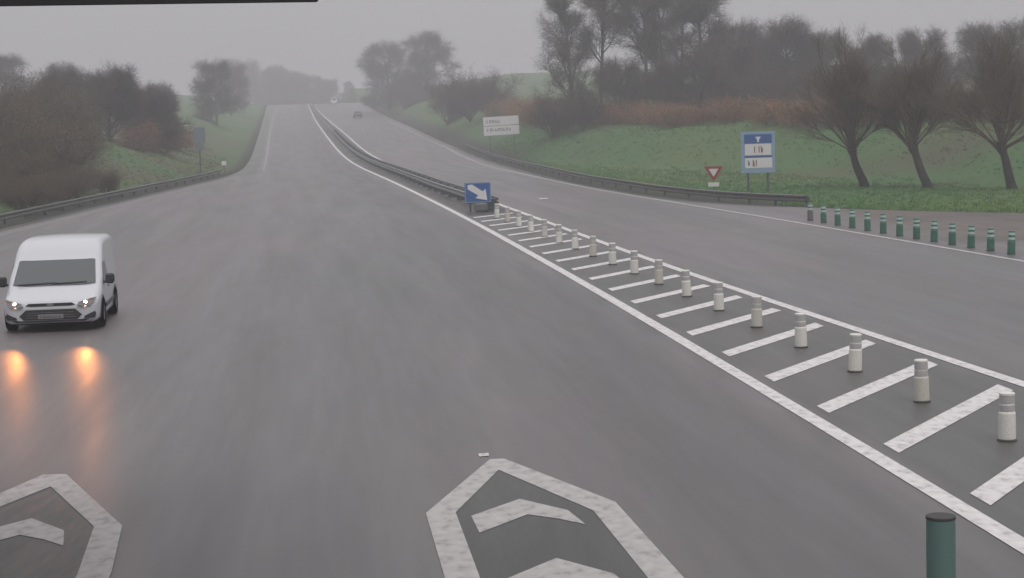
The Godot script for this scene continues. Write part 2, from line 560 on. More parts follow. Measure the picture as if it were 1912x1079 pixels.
func island(road: Node, ol: Array, il: Array, orr: Array, ir: Array) -> void:
	var fill := Acc.new()
	for k in il.size() - 1:
		var a: Vector2 = il[k]; var b: Vector2 = il[k + 1]; var c: Vector2 = ir[k + 1]; var e: Vector2 = ir[k + 2]
		fill.quad(rp(b.x, b.y, 0.003), rp(a.x, a.y, 0.003), rp(c.x, c.y, 0.003), rp(e.x, e.y, 0.003), Color(0.058, 0.055, 0.056))
	put(fill, "island_surface", M.dark_asphalt, road)
	var st := Acc.new()
	for k in ol.size() - 1:
		st.quad(rp(ol[k + 1].x, ol[k + 1].y, 0.008), rp(ol[k].x, ol[k].y, 0.008), rp(il[k].x, il[k].y, 0.008), rp(il[k + 1].x, il[k + 1].y, 0.008))
	for k in orr.size() - 1:
		st.quad(rp(ir[k + 1].x, ir[k + 1].y, 0.008), rp(ir[k].x, ir[k].y, 0.008), rp(orr[k].x, orr[k].y, 0.008), rp(orr[k + 1].x, orr[k + 1].y, 0.008))
	put(st, "island_outline", M.worn, road)

func chevron(road: Node, by: Vector2) -> void:
	var st := Acc.new()
	var top := [Vector2(-0.5, 19.0), Vector2(0.02, 19.8), Vector2(0.53, 19.15), Vector2(0.68, 18.5)]
	var bot := [Vector2(-0.4, 18.2), Vector2(0.1, 19.0), Vector2(0.42, 18.75), Vector2(0.68, 18.46)]
	for k in 3:
		var a: Vector2 = top[k] + by; var b: Vector2 = top[k + 1] + by; var c: Vector2 = bot[k + 1] + by; var e: Vector2 = bot[k] + by
		st.quad(rp(e.x, e.y, 0.008), rp(a.x, a.y, 0.008), rp(b.x, b.y, 0.008), rp(c.x, c.y, 0.008))
	put(st, "chevron", M.worn, road)

func build_canopy() -> void:
	var along := Vector3(3.08, 0, -0.7).normalized()
	var back := Vector3(-along.z, 0, along.x).normalized()
	var mid := Vector3(-4.93, 5.42, -18.0)
	var o := thing("toll_canopy", "dark edge of the toll canopy roof crossing the top left corner", "canopy", Vector3(mid.x, 0, mid.z))
	var slab := Acc.new()
	var b := Basis(along, Vector3.UP, along.cross(Vector3.UP))
	slab.box(Vector3(0, 5.42 + 0.30, 0) + back * 3.3 - along * 9.9, Vector3(26, 0.6, 6.5), b, Color.WHITE, 0.03)
	put(slab, "roof", M.canopy, o)
	var fascia := Acc.new()
	fascia.box(Vector3(0, 5.42 + 0.36, 0) - along * 9.9, Vector3(26.04, 0.72, 0.09), b, Color.WHITE, 0.012)
	put(fascia, "fascia", M.canopy, o)

# ------------------------------------------------------------------ guardrails
func sweep(acc: Acc, path: Array, prof: Array) -> void:
	for k in path.size() - 1:
		var ends := []
		for j in [k, k + 1]:
			var dir: Vector3 = path[mini(j + 1, path.size() - 1)] - path[maxi(j - 1, 0)]
			dir.y = 0.0
			dir = dir.normalized()
			var side := Vector3(-dir.z, 0, dir.x)
			var ring := []
			for p in prof:
				ring.append(path[j] + side * p.x + Vector3.UP * p.y)
			ends.append(ring)
		for q in prof.size() - 1:
			acc.quad(ends[0][q], ends[0][q + 1], ends[1][q + 1], ends[1][q])

func wbeam(side: float, up := 0.44) -> Array:
	var out := []
	for p in [Vector2(0.02, 0.0), Vector2(0.075, 0.035), Vector2(0.075, 0.085), Vector2(0.0, 0.135), Vector2(0.0, 0.175), Vector2(0.075, 0.225), Vector2(0.075, 0.275), Vector2(0.02, 0.31), Vector2(0.012, 0.30), Vector2(0.012, 0.0)]:
		out.append(Vector2(p.x * side, p.y + up))
	return out

func rail(path: Array, label: String, sides: Array, post_every: int, post_until: int, m: Material, up := 0.44, apart := 0.06) -> Node3D:
	var base: Vector3 = path[0]
	var o := thing("guardrail", label, "guardrail", base)
	var local := []
	for p in path: local.append(p - base)
	for s in sides:
		var acc := Acc.new()
		var shifted := []
		sweep(acc, local, wbeam(s, up).map(func(q): return q + Vector2(apart * s, 0)))
		put(acc, "beam", m, o)
	var post := Acc.new()
	post.box(Vector3(0, (up + 0.26) * 0.5 - 0.02, 0), Vector3(apart * 1.7, up + 0.30, 0.08), Basis(), Color.WHITE, 0.008)
	var pm := post.mesh()
	var k := 0
	while k < mini(post_until, local.size()):
		var mi := MeshInstance3D.new()
		mi.mesh = pm
		mi.material_override = M.post_steel
		mi.position = local[k]
		mi.name = "post" if k == 0 else "post_%03d" % (k / post_every)
		o.add_child(mi)
		k += post_every
	return o

func step_path(f: Callable, d0: float, d1: float, step: float) -> Array:
	var out := []
	var d := d0
	while (d1 - d) * signf(step) >= 0.0:
		out.append(f.call(d))
		d += step
	return out

func build_guardrails() -> void:
	rail(step_path(func(d): return rp(el(d) - 1.15, d), 64.0, 158.0, 2.0), "grey guardrail along the left edge of the plaza below the brown shrubs", [1.0], 2, 999, M.steel, 0.16)
	var pts := []
	var d := 79.5
	while d < 226.0:
		var x := er(d) + 1.15
		pts.append(rp(x, d + (0.7 if d < 78.0 else 0.0)))
		d += 0.4 if d < 62.0 else 1.0 if d < 84.0 else 2.0
	rail(pts, "dark guardrail curving along the foot of the right grass bank", [-1.0], 2, 999, M.steel, 0.16)
	rail(step_path(func(dd): return rp(lerpf(xl(dd), xr(dd), 0.5 + 0.1 * smoothstep(110.0, 83.0, dd)), dd), 82.5, 540.0, 2.0), "double sided steel guardrail along the central reservation behind the arrow sign", [-1.0, 1.0], 2, 110, M.pale_steel, 0.30, 0.30)
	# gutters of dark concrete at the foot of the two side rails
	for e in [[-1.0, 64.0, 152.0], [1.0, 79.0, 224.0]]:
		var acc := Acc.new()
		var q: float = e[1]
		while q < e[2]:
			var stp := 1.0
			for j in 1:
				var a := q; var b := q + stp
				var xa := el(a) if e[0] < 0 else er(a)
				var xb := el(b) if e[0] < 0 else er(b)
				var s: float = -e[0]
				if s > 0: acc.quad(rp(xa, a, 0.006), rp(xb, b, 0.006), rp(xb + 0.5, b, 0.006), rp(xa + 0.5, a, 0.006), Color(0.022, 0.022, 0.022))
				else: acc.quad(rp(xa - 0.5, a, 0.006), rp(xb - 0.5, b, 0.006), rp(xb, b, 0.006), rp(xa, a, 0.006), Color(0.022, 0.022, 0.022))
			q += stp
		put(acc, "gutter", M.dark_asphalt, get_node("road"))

# ------------------------------------------------------------------ trees
func grow(tr: Acc, cr: Acc, rng: RandomNumberGenerator, p: Vector3, dir: Vector3, length: float, rad: float, level: int, P: Dictionary) -> void:
	var last: int = P.n.size()
	var segs: int = [6, 4, 3, 2, 1][level]
	var acc := tr if level == 0 else cr
	var nk: float = P.n[level] if level < last else 0
	var start: float = P.start if level == 0 else 0.25
	var made := 0.0
	for k in segs:
		var t0 := float(k) / segs; var t1 := float(k + 1) / segs
		dir = (dir + Vector3(rng.randf_range(-1, 1), rng.randf_range(-1, 1), rng.randf_range(-1, 1)) * P.bend[level] + Vector3.UP * P.up[level]).normalized()
		var q := p + dir * (length / segs)
		var ra := rad * lerpf(1.0, P.taper[level], t0); var rb := rad * lerpf(1.0, P.taper[level], t1)
		var c: Color = P.col * (rng.randf_range(0.75, 1.25)) if level > 0 else P.bark * rng.randf_range(0.9, 1.1)
		c.a = 1.0
		acc.limb(p, q, ra, rb, c, 9 if level == 0 else 5 if level == 1 else 3)
		if nk > 0 and t1 > start:
			var want: float = nk * (t1 - maxf(start, 0.0)) / (1.0 - start)
			while made < want:
				made += 1.0
				var f := rng.randf()
				var at := p.lerp(q, f)
				var tt := lerpf(t0, t1, f)
				var side := dir.cross(Vector3(rng.randf_range(-1, 1), rng.randf_range(-1, 1), rng.randf_range(-1, 1))).normalized()
				var ang: float = P.ang[level] * rng.randf_range(0.6, 1.3)
				var nd := (dir * cos(ang) + side * sin(ang)).normalized()
				var ll: float = P.len[level] * rng.randf_range(0.65, 1.2) * (1.0 - P.shrink[level] * tt)
				grow(tr, cr, rng, at, nd, ll, maxf(minf(ra * 0.7, P.rad[level]), 0.004), level + 1, P)
		p = q
	if level == last and P.has("leaf") and rng.randf() < P.leaf:
		for k in int(P.get("leaves", 3)):
			var c2: Color = P.leaf_col[rng.randi() % P.leaf_col.size()] * rng.randf_range(0.7, 1.25)
			c2.a = 1.0
			var a := p + Vector3(rng.randf_range(-1, 1), rng.randf_range(-1, 1), rng.randf_range(-1, 1)) * 0.14
			var u: Vector3 = Vector3(rng.randf_range(-1, 1), rng.randf_range(-1, 1), rng.randf_range(-1, 1)).normalized() * P.leaf_size
			var w: Vector3 = u.cross(Vector3(rng.randf_range(-1, 1), rng.randf_range(-1, 1), rng.randf_range(-1, 1))).normalized() * P.leaf_size * 0.6
			cr.quad(a - u, a + w, a + u, a - w, c2)

func tree_params(kind: String) -> Dictionary:
	match kind:
		"tall":
			return {"h": 17.0, "r": 0.24, "start": 0.16, "n": [28, 11, 10, 5], "len": [4.9, 2.1, 1.2, 0.75], "rad": [0.085, 0.034, 0.018, 0.013], "ang": [0.75, 0.75, 0.8, 0.8], "shrink": [0.55, 0.5, 0.3, 0.2],
				"bend": [0.05, 0.13, 0.2, 0.25, 0.2], "up": [0.03, 0.09, 0.05, 0.02, 0.0], "taper": [0.12, 0.25, 0.3, 0.5, 0.6], "col": Color(0.062, 0.062, 0.050), "bark": Color(0.05, 0.052, 0.045)}
		"round":
			return {"h": 8.0, "r": 0.26, "start": 0.05, "n": [30, 11, 10, 6], "len": [5.0, 2.3, 1.2, 0.75], "rad": [0.09, 0.035, 0.018, 0.013], "ang": [1.05, 0.8, 0.85, 0.9], "shrink": [0.5, 0.45, 0.3, 0.2],
				"bend": [0.06, 0.15, 0.22, 0.25, 0.2], "up": [0.03, 0.07, 0.03, 0.01, 0.0], "taper": [0.15, 0.25, 0.3, 0.5, 0.6], "col": Color(0.060, 0.055, 0.048), "bark": Color(0.045, 0.042, 0.036)}
		"shrub":
			return {"h": 0.5, "r": 0.09, "start": 0.0, "n": [26, 8, 8, 4], "len": [3.6, 1.5, 0.9, 0.5], "rad": [0.035, 0.018, 0.013, 0.010], "ang": [0.75, 0.6, 0.7, 0.8], "shrink": [0.1, 0.35, 0.2, 0.2],
				"bend": [0.1, 0.16, 0.22, 0.25, 0.2], "up": [0.0, 0.07, 0.05, 0.02, 0.0], "taper": [0.6, 0.3, 0.3, 0.5, 0.6], "col": Color(0.108, 0.088, 0.072), "bark": Color(0.05, 0.042, 0.035), "leaf": 0.35, "leaves": 2, "leaf_size": 0.05,
				"leaf_col": [Color(0.10, 0.065, 0.035), Color(0.07, 0.07, 0.03), Color(0.09, 0.05, 0.035)]}
		"bramble":
			return {"h": 0.25, "r": 0.05, "start": 0.0, "n": [22, 8, 6], "len": [1.9, 0.9, 0.5], "rad": [0.02, 0.012, 0.009], "ang": [0.85, 0.7, 0.8], "shrink": [0.1, 0.3, 0.2],
				"bend": [0.1, 0.2, 0.25, 0.25, 0.2], "up": [0.0, 0.0, 0.03, 0.0, 0.0], "taper": [0.6, 0.4, 0.4, 0.5, 0.6], "col": Color(0.11, 0.07, 0.045), "bark": Color(0.06, 0.045, 0.035), "leaf": 0.8, "leaves": 3, "leaf_size": 0.06,
				"leaf_col": [Color(0.25, 0.11, 0.045), Color(0.19, 0.09, 0.05), Color(0.15, 0.11, 0.045), Color(0.26, 0.125, 0.045)]}
	return {}

func make_plant(called: String, label: String, category: String, kind: String, sd: int, at: Vector3, group := "", over := {}) -> Node3D:
	var P := tree_params(kind)
	for k in over: P[k] = over[k]
	var rng := RandomNumberGenerator.new()
	rng.seed = sd
	var tr := Acc.new(); var cr := Acc.new()
	grow(tr, cr, rng, Vector3(0, -0.15, 0), P.get("lean", Vector3.UP), P.h, P.r, 0, P)
	var o := thing(called, label, category, at, 0.0, group)
	put(tr, "stem" if kind in ["shrub", "bramble"] else "trunk", M.bark, o)
	put(cr, "twigs" if kind in ["shrub", "bramble"] else "crown", M.bark, o)
	return o

func make_willow(label: String, at: Vector3, sd: int, lean: Vector3, head: Vector3, big: float) -> Node3D:
	# a pollard: leaning trunk, swollen head, a fan of long upright rods
	var rng := RandomNumberGenerator.new()
	rng.seed = sd
	var o := thing("pollard_willow", label, "tree", at, 0.0, "pollarded trees on the right verge")
	var tr := Acc.new()
	var p := Vector3(0, -0.2, 0)
	var bark := Color(0.036, 0.034, 0.029)
	var n := 6
	for k in n:
		var t := float(k + 1) / n
		var q := head * t + Vector3(sin(t * 5.0 + sd) * 0.05, 0, cos(t * 4.0) * 0.05)
		var r0 := lerpf(0.25, 0.17, float(k) / n) + (0.07 if k == 0 else 0.0)
		var r1 := lerpf(0.25, 0.17, t) + (0.10 if k == n - 1 else 0.0)
		tr.limb(p, q, r0, r1, bark * rng.randf_range(0.85, 1.15), 10)
		p = q
	tr.limb(p, p + Vector3(-0.02, 0.28, 0), 0.27, 0.20, bark, 10)
	put(tr, "trunk", M.bark, o)
	var cr := Acc.new()
	var P := {"h": 1.0, "r": 0.1, "start": 0.0, "n": [0, 8, 6, 4], "len": [0, 2.0, 1.15, 0.65], "rad": [0.1, 0.024, 0.013, 0.009], "ang": [0.5, 0.42, 0.45, 0.55], "shrink": [0.1, 0.55, 0.3, 0.2],
		"bend": [0.05, 0.085, 0.13, 0.18, 0.15], "up": [0.0, 0.10, 0.07, 0.04, 0.02], "taper": [0.3, 0.22, 0.3, 0.5, 0.6], "col": Color(0.100, 0.079, 0.060), "bark": bark}
	for k in 30:
		var az := rng.randf() * TAU
		var tilt := rng.randf_range(0.12, 1.25) if k > 4 else rng.randf_range(0.0, 0.25)
		var dir := Vector3(cos(az) * sin(tilt), cos(tilt), sin(az) * sin(tilt)) + lean * 0.25
		grow(cr, cr, rng, p + Vector3(dir.x * 0.15, rng.randf_range(-0.15, 0.25), dir.z * 0.15), dir.normalized(), big * rng.randf_range(0.6, 1.05) * lerpf(1.0, 0.66, tilt / 1.25), rng.randf_range(0.035, 0.075), 1, P)
	put(cr, "crown", M.bark, o)
	return o

func build_trees() -> void:
	make_willow("leaning pollard with fan of brown rods nearest the blue sign", on(19.14, 98.0), 21, Vector3(-0.1, 0, 0), Vector3(-0.75, 2.05, 0.1), 5.4)
	make_willow("middle pollard of three, thin trunk leaning left on the verge", on(21.84, 94.8), 22, Vector3(-0.1, 0, 0), Vector3(-0.85, 2.15, -0.1), 4.7)
	make_willow("dark pollard with thickest trunk at the right end of the verge", on(24.76, 89.5), 23, Vector3(-0.05, 0, 0), Vector3(-0.62, 2.1, 0.1), 5.6)

	# the wood behind the bank: every tree a thing
	var tall_a := make_plant("tall_bare_tree", "dense tall bare tree at the left edge of the wood", "tree", "tall", 31, on(6.6, 182.0), "bare trees of the wood on the right bank", {"n": [32, 10, 9, 5], "start": 0.06, "len": [4.6, 2.1, 1.2, 0.75]})
	var tall_b := make_plant("tall_bare_tree", "tall bare tree with slim pale-gapped trunk, third of the wood", "tree", "tall", 32, on(14.0, 184.0), "bare trees of the wood on the right bank", {"start": 0.34})
	var low_a := make_plant("bushy_bare_tree", "rounded bare tree right of the tall ones behind the blue sign", "tree", "round", 33, on(24.5, 192.0), "bare trees of the wood on the right bank", {"h": 7.5})
	var g := "bare trees of the wood on the right bank"
	copy(tall_b, "tall_bare_tree", "tall bare tree just right of the dense one at the wood's left edge", on(9.8, 190.0), 2.0, g, Vector3(1.0, 1.05, 1.0))
	copy(tall_a, "tall_bare_tree", "tall bare tree right beside the slim-trunked one in mid wood", on(16.6, 190.0), 1.2, g, Vector3(0.8, 0.98, 0.8))
	copy(tall_b, "tall_bare_tree", "rightmost tall bare tree of the wood with open ragged top", on(20.0, 186.0), 3.6, g, Vector3(1.1, 0.86, 1.1))
	copy(tall_b, "tall_bare_tree", "tall bare tree between mid wood and the ragged rightmost one", on(19.2, 202.0), 0.8, g, Vector3(1.0, 0.96, 1.0))
	var low := [[22.0, 178.0, 0.85, "bushy bare tree below the rightmost tall tree of the wood"], [15.6, 176.0, 0.7, "low bushy bare tree at the foot of the slim trunks"], [11.0, 178.0, 0.75, "low bushy bare tree left of the slim trunks in the wood"], [18.6, 174.0, 0.8, "bushy bare tree right of the slim trunks above the russet hedge"], [28.6, 186.0, 1.05, "bushy bare tree left of the first pollard, tops level with it"], [33.2, 192.0, 0.88, "bushy bare tree seen through the crown of the first pollard"],
		[38.3, 190.0, 0.78, "bushy bare tree between the first and middle pollards, far behind"], [43.8, 194.0, 0.8, "bushy bare tree in the gap between middle and right pollards"], [49.0, 190.0, 0.82, "bushy bare tree seen just left of the right pollard's crown"], [54.0, 192.0, 0.85, "bushy bare tree at the far right edge behind the right pollard"]]
	for k in low.size():
		var e: Array = low[k]
		copy(low_a, "bushy_bare_tree", e[3], on(e[0], e[1]), 1.3 * k + 0.7, g, Vector3(e[2], e[2] * 0.92, e[2]))
	# undergrowth at the foot of the wood
	var sh := make_plant("dark_shrub", "dark leafless shrub at the left foot of the wood", "shrub", "shrub", 41, on(4.3, 178.0), "shrubs at the foot of the wood", {"col": Color(0.050, 0.046, 0.042), "leaf": 0.2, "len": [4.4, 1.8, 1.0, 0.6]})
	var under := [[7.2, 174.0, 0.9, "dark shrub under the dense tall tree"], [18.0, 176.0, 0.9, "dark shrub right of the slim trunks"], [21.5, 172.0, 0.95, "dark shrub above the russet hedge in mid wood"], [25.5, 172.0, 1.0, "dark shrub behind the blue sign at wood foot"],
		[29.5, 170.0, 1.0, "dark shrub at the wood's foot left of first pollard"], [34.0, 168.0, 0.9, "dark shrub behind the first pollard's trunk"], [39.0, 168.0, 0.95, "dark shrub behind the middle pollard's crown"], [44.5, 166.0, 0.9, "dark shrub behind the right pollard's crown"], [49.0, 168.0, 0.9, "dark shrub at far right behind the bank"]]
	for k in under.size():
		var e: Array = under[k]
		copy(sh, "dark_shrub", e[3], on(e[0], e[1]), k * 1.1 + 0.4, "shrubs at the foot of the wood", Vector3.ONE * e[2])
	# russet hedge on the shoulder of the bank, and the bracken at its far end
	var hedge := Acc.new()
	var rng := RandomNumberGenerator.new()
	rng.seed = 77
	var P := tree_params("bramble")
	var path := [Vector2(36.0, 118.0), Vector2(29.0, 126.0), Vector2(22.5, 138.0), Vector2(16.5, 155.0), Vector2(11.5, 172.0), Vector2(7.0, 192.0), Vector2(3.5, 212.0)]
	var dummy := Acc.new()
	for k in path.size() - 1:
		for q in 15:
			var f := (q + rng.randf()) / 15.0
			var at: Vector2 = path[k].lerp(path[k + 1], f) + Vector2(rng.randf_range(-1.2, 1.2), rng.randf_range(-1.5, 1.5))
			var sc := rng.randf_range(0.75, 1.2)
			P.len = [1.9 * sc, 0.9 * sc, 0.5]
			P.n = [14, 6, 5]
			grow(hedge, hedge, rng, on(at.x, at.y) - Vector3(0, 0.1, 0), Vector3.UP, 0.25, 0.04, 0, P)
	var h := put(hedge, "bramble_hedge", M.bark)
	tag(h, "long russet bramble hedge along the top of the right grass bank", "hedge")
	var br := Acc.new()
	P.leaf_col = [Color(0.28, 0.14, 0.05), Color(0.22, 0.115, 0.05), Color(0.18, 0.125, 0.05)]
	for q in 46:
		var at := Vector2(2.2, 212.0).lerp(Vector2(-1.5, 262.0), rng.randf()) + Vector2(rng.randf_range(-0.5, 6.0), 0)
		var sc := rng.randf_range(0.9, 1.4)
		P.len = [1.9 * sc, 0.9 * sc, 0.5]
		grow(br, br, rng, on(at.x, at.y) - Vector3(0, 0.1, 0), Vector3.UP, 0.25, 0.04, 0, P)
	tag(put(br, "bracken_thicket", M.bark), "orange brown bracken thicket behind the white direction sign", "bracken")
	# purple-brown bushes and the big round trees beside the far right carriageway
	var purple := make_plant("purple_bush", "dark purple brown bush right of the distant round trees", "shrub", "shrub", 43, on(-9.6, 290.0), "", {"col": Color(0.062, 0.047, 0.048), "len": [4.4, 1.8, 1.0, 0.6], "leaf_col": [Color(0.075, 0.05, 0.05), Color(0.06, 0.05, 0.045)]})
	purple.scale = Vector3(1.45, 1.6, 1.45)
	copy(purple, "purple_bush", "purple brown bush between the white sign and its darker neighbour", on(-2.0, 258.0), 2.2, "", Vector3(1.3, 1.4, 1.3))
	copy(purple, "purple_bush", "tallest purple brown bush in the middle of the three", on(-5.4, 272.0), 3.9, "", Vector3(1.4, 1.6, 1.4))
	var rt := make_plant("round_tree", "left one of two misty round trees above the right carriageway", "tree", "round", 34, on(-27.4, 430.0), "", {"h": 9.6, "start": 0.02, "col": Color(0.058, 0.056, 0.053)})
	rt.scale = Vector3(1.75, 1.36, 1.75)
	copy(rt, "round_tree", "right one of two misty round trees above the right carriageway", on(-18.0, 410.0), 2.4, "", Vector3(1.75, 1.30, 1.75))
	copy(purple, "purple_bush", "dark low bush at the foot of the two misty round trees", on(-22.5, 402.0), 0.9, "", Vector3(1.7, 1.3, 1.7))
	# left side
	copy(rt, "round_tree", "misty round tree on the left bank beside the far carriageway", on(-49.5, 312.0), 1.0, "", Vector3(1.0, 0.95, 1.0))
	copy(rt, "round_tree", "paler misty tree just beyond the round tree on left bank", on(-64.0, 430.0), 4.0, "", Vector3(0.9, 0.95, 0.9))
	var lt := make_plant("spreading_tree", "broad bare tree crown in the middle of the left thicket", "tree", "round", 35, on(-36.6, 168.0), "", {"h": 4.6, "len": [4.6, 2.0, 1.1, 0.7], "col": Color(0.058, 0.052, 0.046)})
	copy(lt, "spreading_tree", "bare tree at the left side of the left thicket's skyline", on(-41.5, 172.0), 2.0, "", Vector3(0.95, 0.95, 0.95))
	copy(lt, "spreading_tree", "bare tree at the right end of the left thicket, above orange bushes", on(-33.4, 172.0), 3.3, "", Vector3(0.85, 0.9, 0.85))
	copy(lt, "spreading_tree", "faint low tree in the gap right of the left thicket", on(-54.0, 285.0), 5.0, "", Vector3(0.85, 0.85, 0.85))
	copy(rt, "round_tree", "pale misty tree at the far left edge behind the thicket", on(-73.0, 268.0), 5.2, "", Vector3(1.0, 0.85, 1.0))
	copy(rt, "round_tree", "second pale misty tree from the left edge behind the thicket", on(-66.0, 275.0), 0.4, "", Vector3(0.85, 0.75, 0.85))
	var brown := make_plant("brown_shrub", "tangled brown shrub at the left edge behind the guardrail", "shrub", "shrub", 44, on(-29.2, 106.0), "brown shrubs behind the left guardrail", {"leaf": 0.55})
	var bl := [[-27.2, 100.0, 0.7, "low brown shrub hanging over the left guardrail at the edge"], [-28.6, 113.0, 1.0, "brown shrub second from the left edge behind the guardrail"], [-28.8, 119.0, 0.9, "brown shrub in the middle of the left roadside thicket"], [-30.5, 127.0, 0.85, "brown shrub at the right end of the roadside thicket"],
		[-33.0, 121.0, 1.1, "tall brown shrub behind the first ones at the left edge"], [-32.4, 130.0, 1.1, "tall brown shrub under the left thicket's broad tree"], [-33.6, 138.0, 0.95, "brown shrub at the thicket's back beside the grass bank"], [-36.0, 136.0, 1.15, "tallest brown shrub at the back of the left thicket"], [-25.6, 108.0, 0.5, "small brown shrub touching the left guardrail"], [-24.6, 92.0, 0.5, "low brown shrub nearest the guardrail at the left edge"], [-24.7, 97.0, 0.45, "small brown shrub beside the guardrail, left of the tiny one"], [-24.9, 102.0, 0.5, "brown shrub against the guardrail, middle of the thicket front"], [-25.2, 114.0, 0.42, "last small brown shrub against the guardrail before the grass bank"], [-37.0, 150.0, 1.0, "brown shrub left of the orange bushes"]]
	for k in bl.size():
		var e: Array = bl[k]
		copy(brown, "brown_shrub", e[3], on(e[0], e[1]), k * 0.9 + 0.3, "brown shrubs behind the left guardrail", Vector3.ONE * e[2])
	var ora := make_plant("orange_bush", "orange brown bush on the left grass bank, nearer the thicket", "shrub", "bramble", 45, on(-33.6, 166.0), "orange bushes on the left bank", {"len": [2.4, 1.1, 0.6], "n": [30, 9, 7], "leaf_col": [Color(0.19, 0.085, 0.05), Color(0.15, 0.075, 0.05), Color(0.13, 0.08, 0.05)]})
	copy(ora, "orange_bush", "orange brown bush on the left bank, right of its twin", on(-32.4, 172.0), 1.8, "orange bushes on the left bank", Vector3(1.05, 1.1, 1.05))
	copy(ora, "orange_bush", "dull orange bush at the upper right, below the misty trees", on(-34.6, 192.0), 3.0, "orange bushes on the left bank", Vector3(1.2, 1.1, 1.2))
	# the tree line that fades into the fog behind the crest
	# each stands at its own place along the line; the fog leaves nothing else to tell them apart by
	var ords := ["leftmost", "second from the left", "third from the left", "fourth from the left", "fifth from the left", "sixth from the left", "seventh from the left", "seventh from the right", "sixth from the right", "fifth from the right", "fourth from the right", "third from the right", "second from the right", "rightmost"]
	for k in 14:
		var t := k / 13.0
		var d := 735.0 + 18.0 * sin(k * 2.4)
		var x := lerpf(-109.0, -57.0, t)
		var at := on(x, d)
		var tall := lerpf(28.5, 17.5, pow(t, 0.8)) + 1.2 * sin(k * 1.9) - at.y
		copy(rt, "fog_tree", "faint fog grey tree behind the road's crest, %s of that line" % ords[k], at, k * 0.8, "trees fading in the fog behind the crest", Vector3(tall / 9.6, tall / 10.4, tall / 9.6))

func build_grass() -> void:
	var acc := Acc.new()
	var rng := RandomNumberGenerator.new()
	rng.seed = 5
	for k in 9:
		var az := rng.randf() * TAU
		var b := Vector3(cos(az), 0, sin(az)) * rng.randf_range(0.02, 0.14)
		var t := b * 1.8 + Vector3(rng.randf_range(-0.06, 0.06), rng.randf_range(0.06, 0.15), rng.randf_range(-0.06, 0.06))
		var w := Vector3(-sin(az), 0, cos(az)) * 0.018
		acc.tri(b - w, b + w, t)
	var spots := []
	for k in 26000:
		var d := 60.0 + 150.0 * pow(rng.randf(), 1.5)
		var x := 0.0
		if rng.randf() < 0.72:
			d = maxf(d, 66.0)
			x = er(d) + (2.8 if d > 82.0 else 1.2) + 24.0 * pow(rng.randf(), 1.3)
		else:
			x = el(d) - 2.6 - 12.0 * pow(rng.randf(), 1.3)
		spots.append(Vector2(x, d))
	var mm := MultiMesh.new()
	mm.transform_format = MultiMesh.TRANSFORM_3D
	mm.use_colors = true
	mm.mesh = acc.mesh()
	mm.instance_count = spots.size()
	for k in spots.size():
		var p: Vector2 = spots[k]
		var s := rng.randf_range(0.6, 1.4)
		mm.set_instance_transform(k, Transform3D(Basis(Vector3.UP, rng.randf() * TAU).scaled(Vector3(s, s * rng.randf_range(0.7, 1.2), s)), on(p.x, p.y) - Vector3(0, 0.02, 0)))
		var c := grass_color(p.x, p.y, 5.0) * rng.randf_range(0.95, 1.35)
		c.a = 1.0
		mm.set_instance_color(k, c)
	var o := MultiMeshInstance3D.new()
	o.name = "grass"
	o.multimesh = mm
	o.material_override = M.blade
	add_child(o)
	tag(o, "rough green grass tufts on the roadside banks", "grass", "", "stuff")

# ------------------------------------------------------------------ signs
func plate(acc: Acc, x0: float, y0: float, x1: float, y1: float, z: float, t := 0.012, col := Color.WHITE) -> void:
	acc.box(Vector3((x0 + x1) / 2, (y0 + y1) / 2, z - t / 2), Vector3(x1 - x0, y1 - y0, t), Basis(), col, minf(0.004, t * 0.3))

func poly(acc: Acc, pts: Array, z: float, t: float) -> void:
	var flat := PackedVector2Array(pts)
	var idx := Geometry2D.triangulate_polygon(flat)
	for k in range(0, idx.size(), 3):
		var a := flat[idx[k]]; var b := flat[idx[k + 1]]; var c := flat[idx[k + 2]]
		if (b - a).cross(c - a) > 0:
			var s := b; b = c; c = s
		acc.tri(Vector3(a.x, a.y, z), Vector3(b.x, b.y, z), Vector3(c.x, c.y, z))
		acc.tri(Vector3(a.x, a.y, z - t), Vector3(c.x, c.y, z - t), Vector3(b.x, b.y, z - t))
	var ccw := not Geometry2D.is_polygon_clockwise(flat)
	for k in flat.size():
		var a := flat[k]; var b := flat[(k + 1) % flat.size()]
		if ccw:
			acc.quad(Vector3(a.x, a.y, z - t), Vector3(a.x, a.y, z), Vector3(b.x, b.y, z), Vector3(b.x, b.y, z - t))
		else:
			acc.quad(Vector3(b.x, b.y, z - t), Vector3(b.x, b.y, z), Vector3(a.x, a.y, z), Vector3(a.x, a.y, z - t))

func one(called: String, m: Material, parent: Node, f: Callable) -> MeshInstance3D:
	var acc := Acc.new()
	f.call(acc)
	return put(acc, called, m, parent)

func strokes(acc: Acc, x: float, y: float, w: float, h: float, n: int, z: float, sd: int) -> void:   # illegible lettering: upright and level strokes
	var rng := RandomNumberGenerator.new()
	rng.seed = sd
	var step := w / n
	for k in n:
		var cx := x + step * (k + 0.5)
		var cw := step * 0.62
		var kind := rng.randi() % 4
		if kind != 3: plate(acc, cx - cw / 2, y, cx - cw / 2 + h * 0.16, y + h, z, 0.004)
		if kind != 1: plate(acc, cx + cw / 2 - h * 0.16, y, cx + cw / 2, y + h * (1.0 if kind != 2 else 0.7), z + 0.0012, 0.004)
		plate(acc, cx - cw / 2 + h * 0.16, y + h * [0.82, 0.42, 0.0, 0.84][kind], cx + cw / 2 - h * 0.16, y + h * [1.0, 0.58, 0.16, 1.0][kind], z + 0.0024, 0.004)

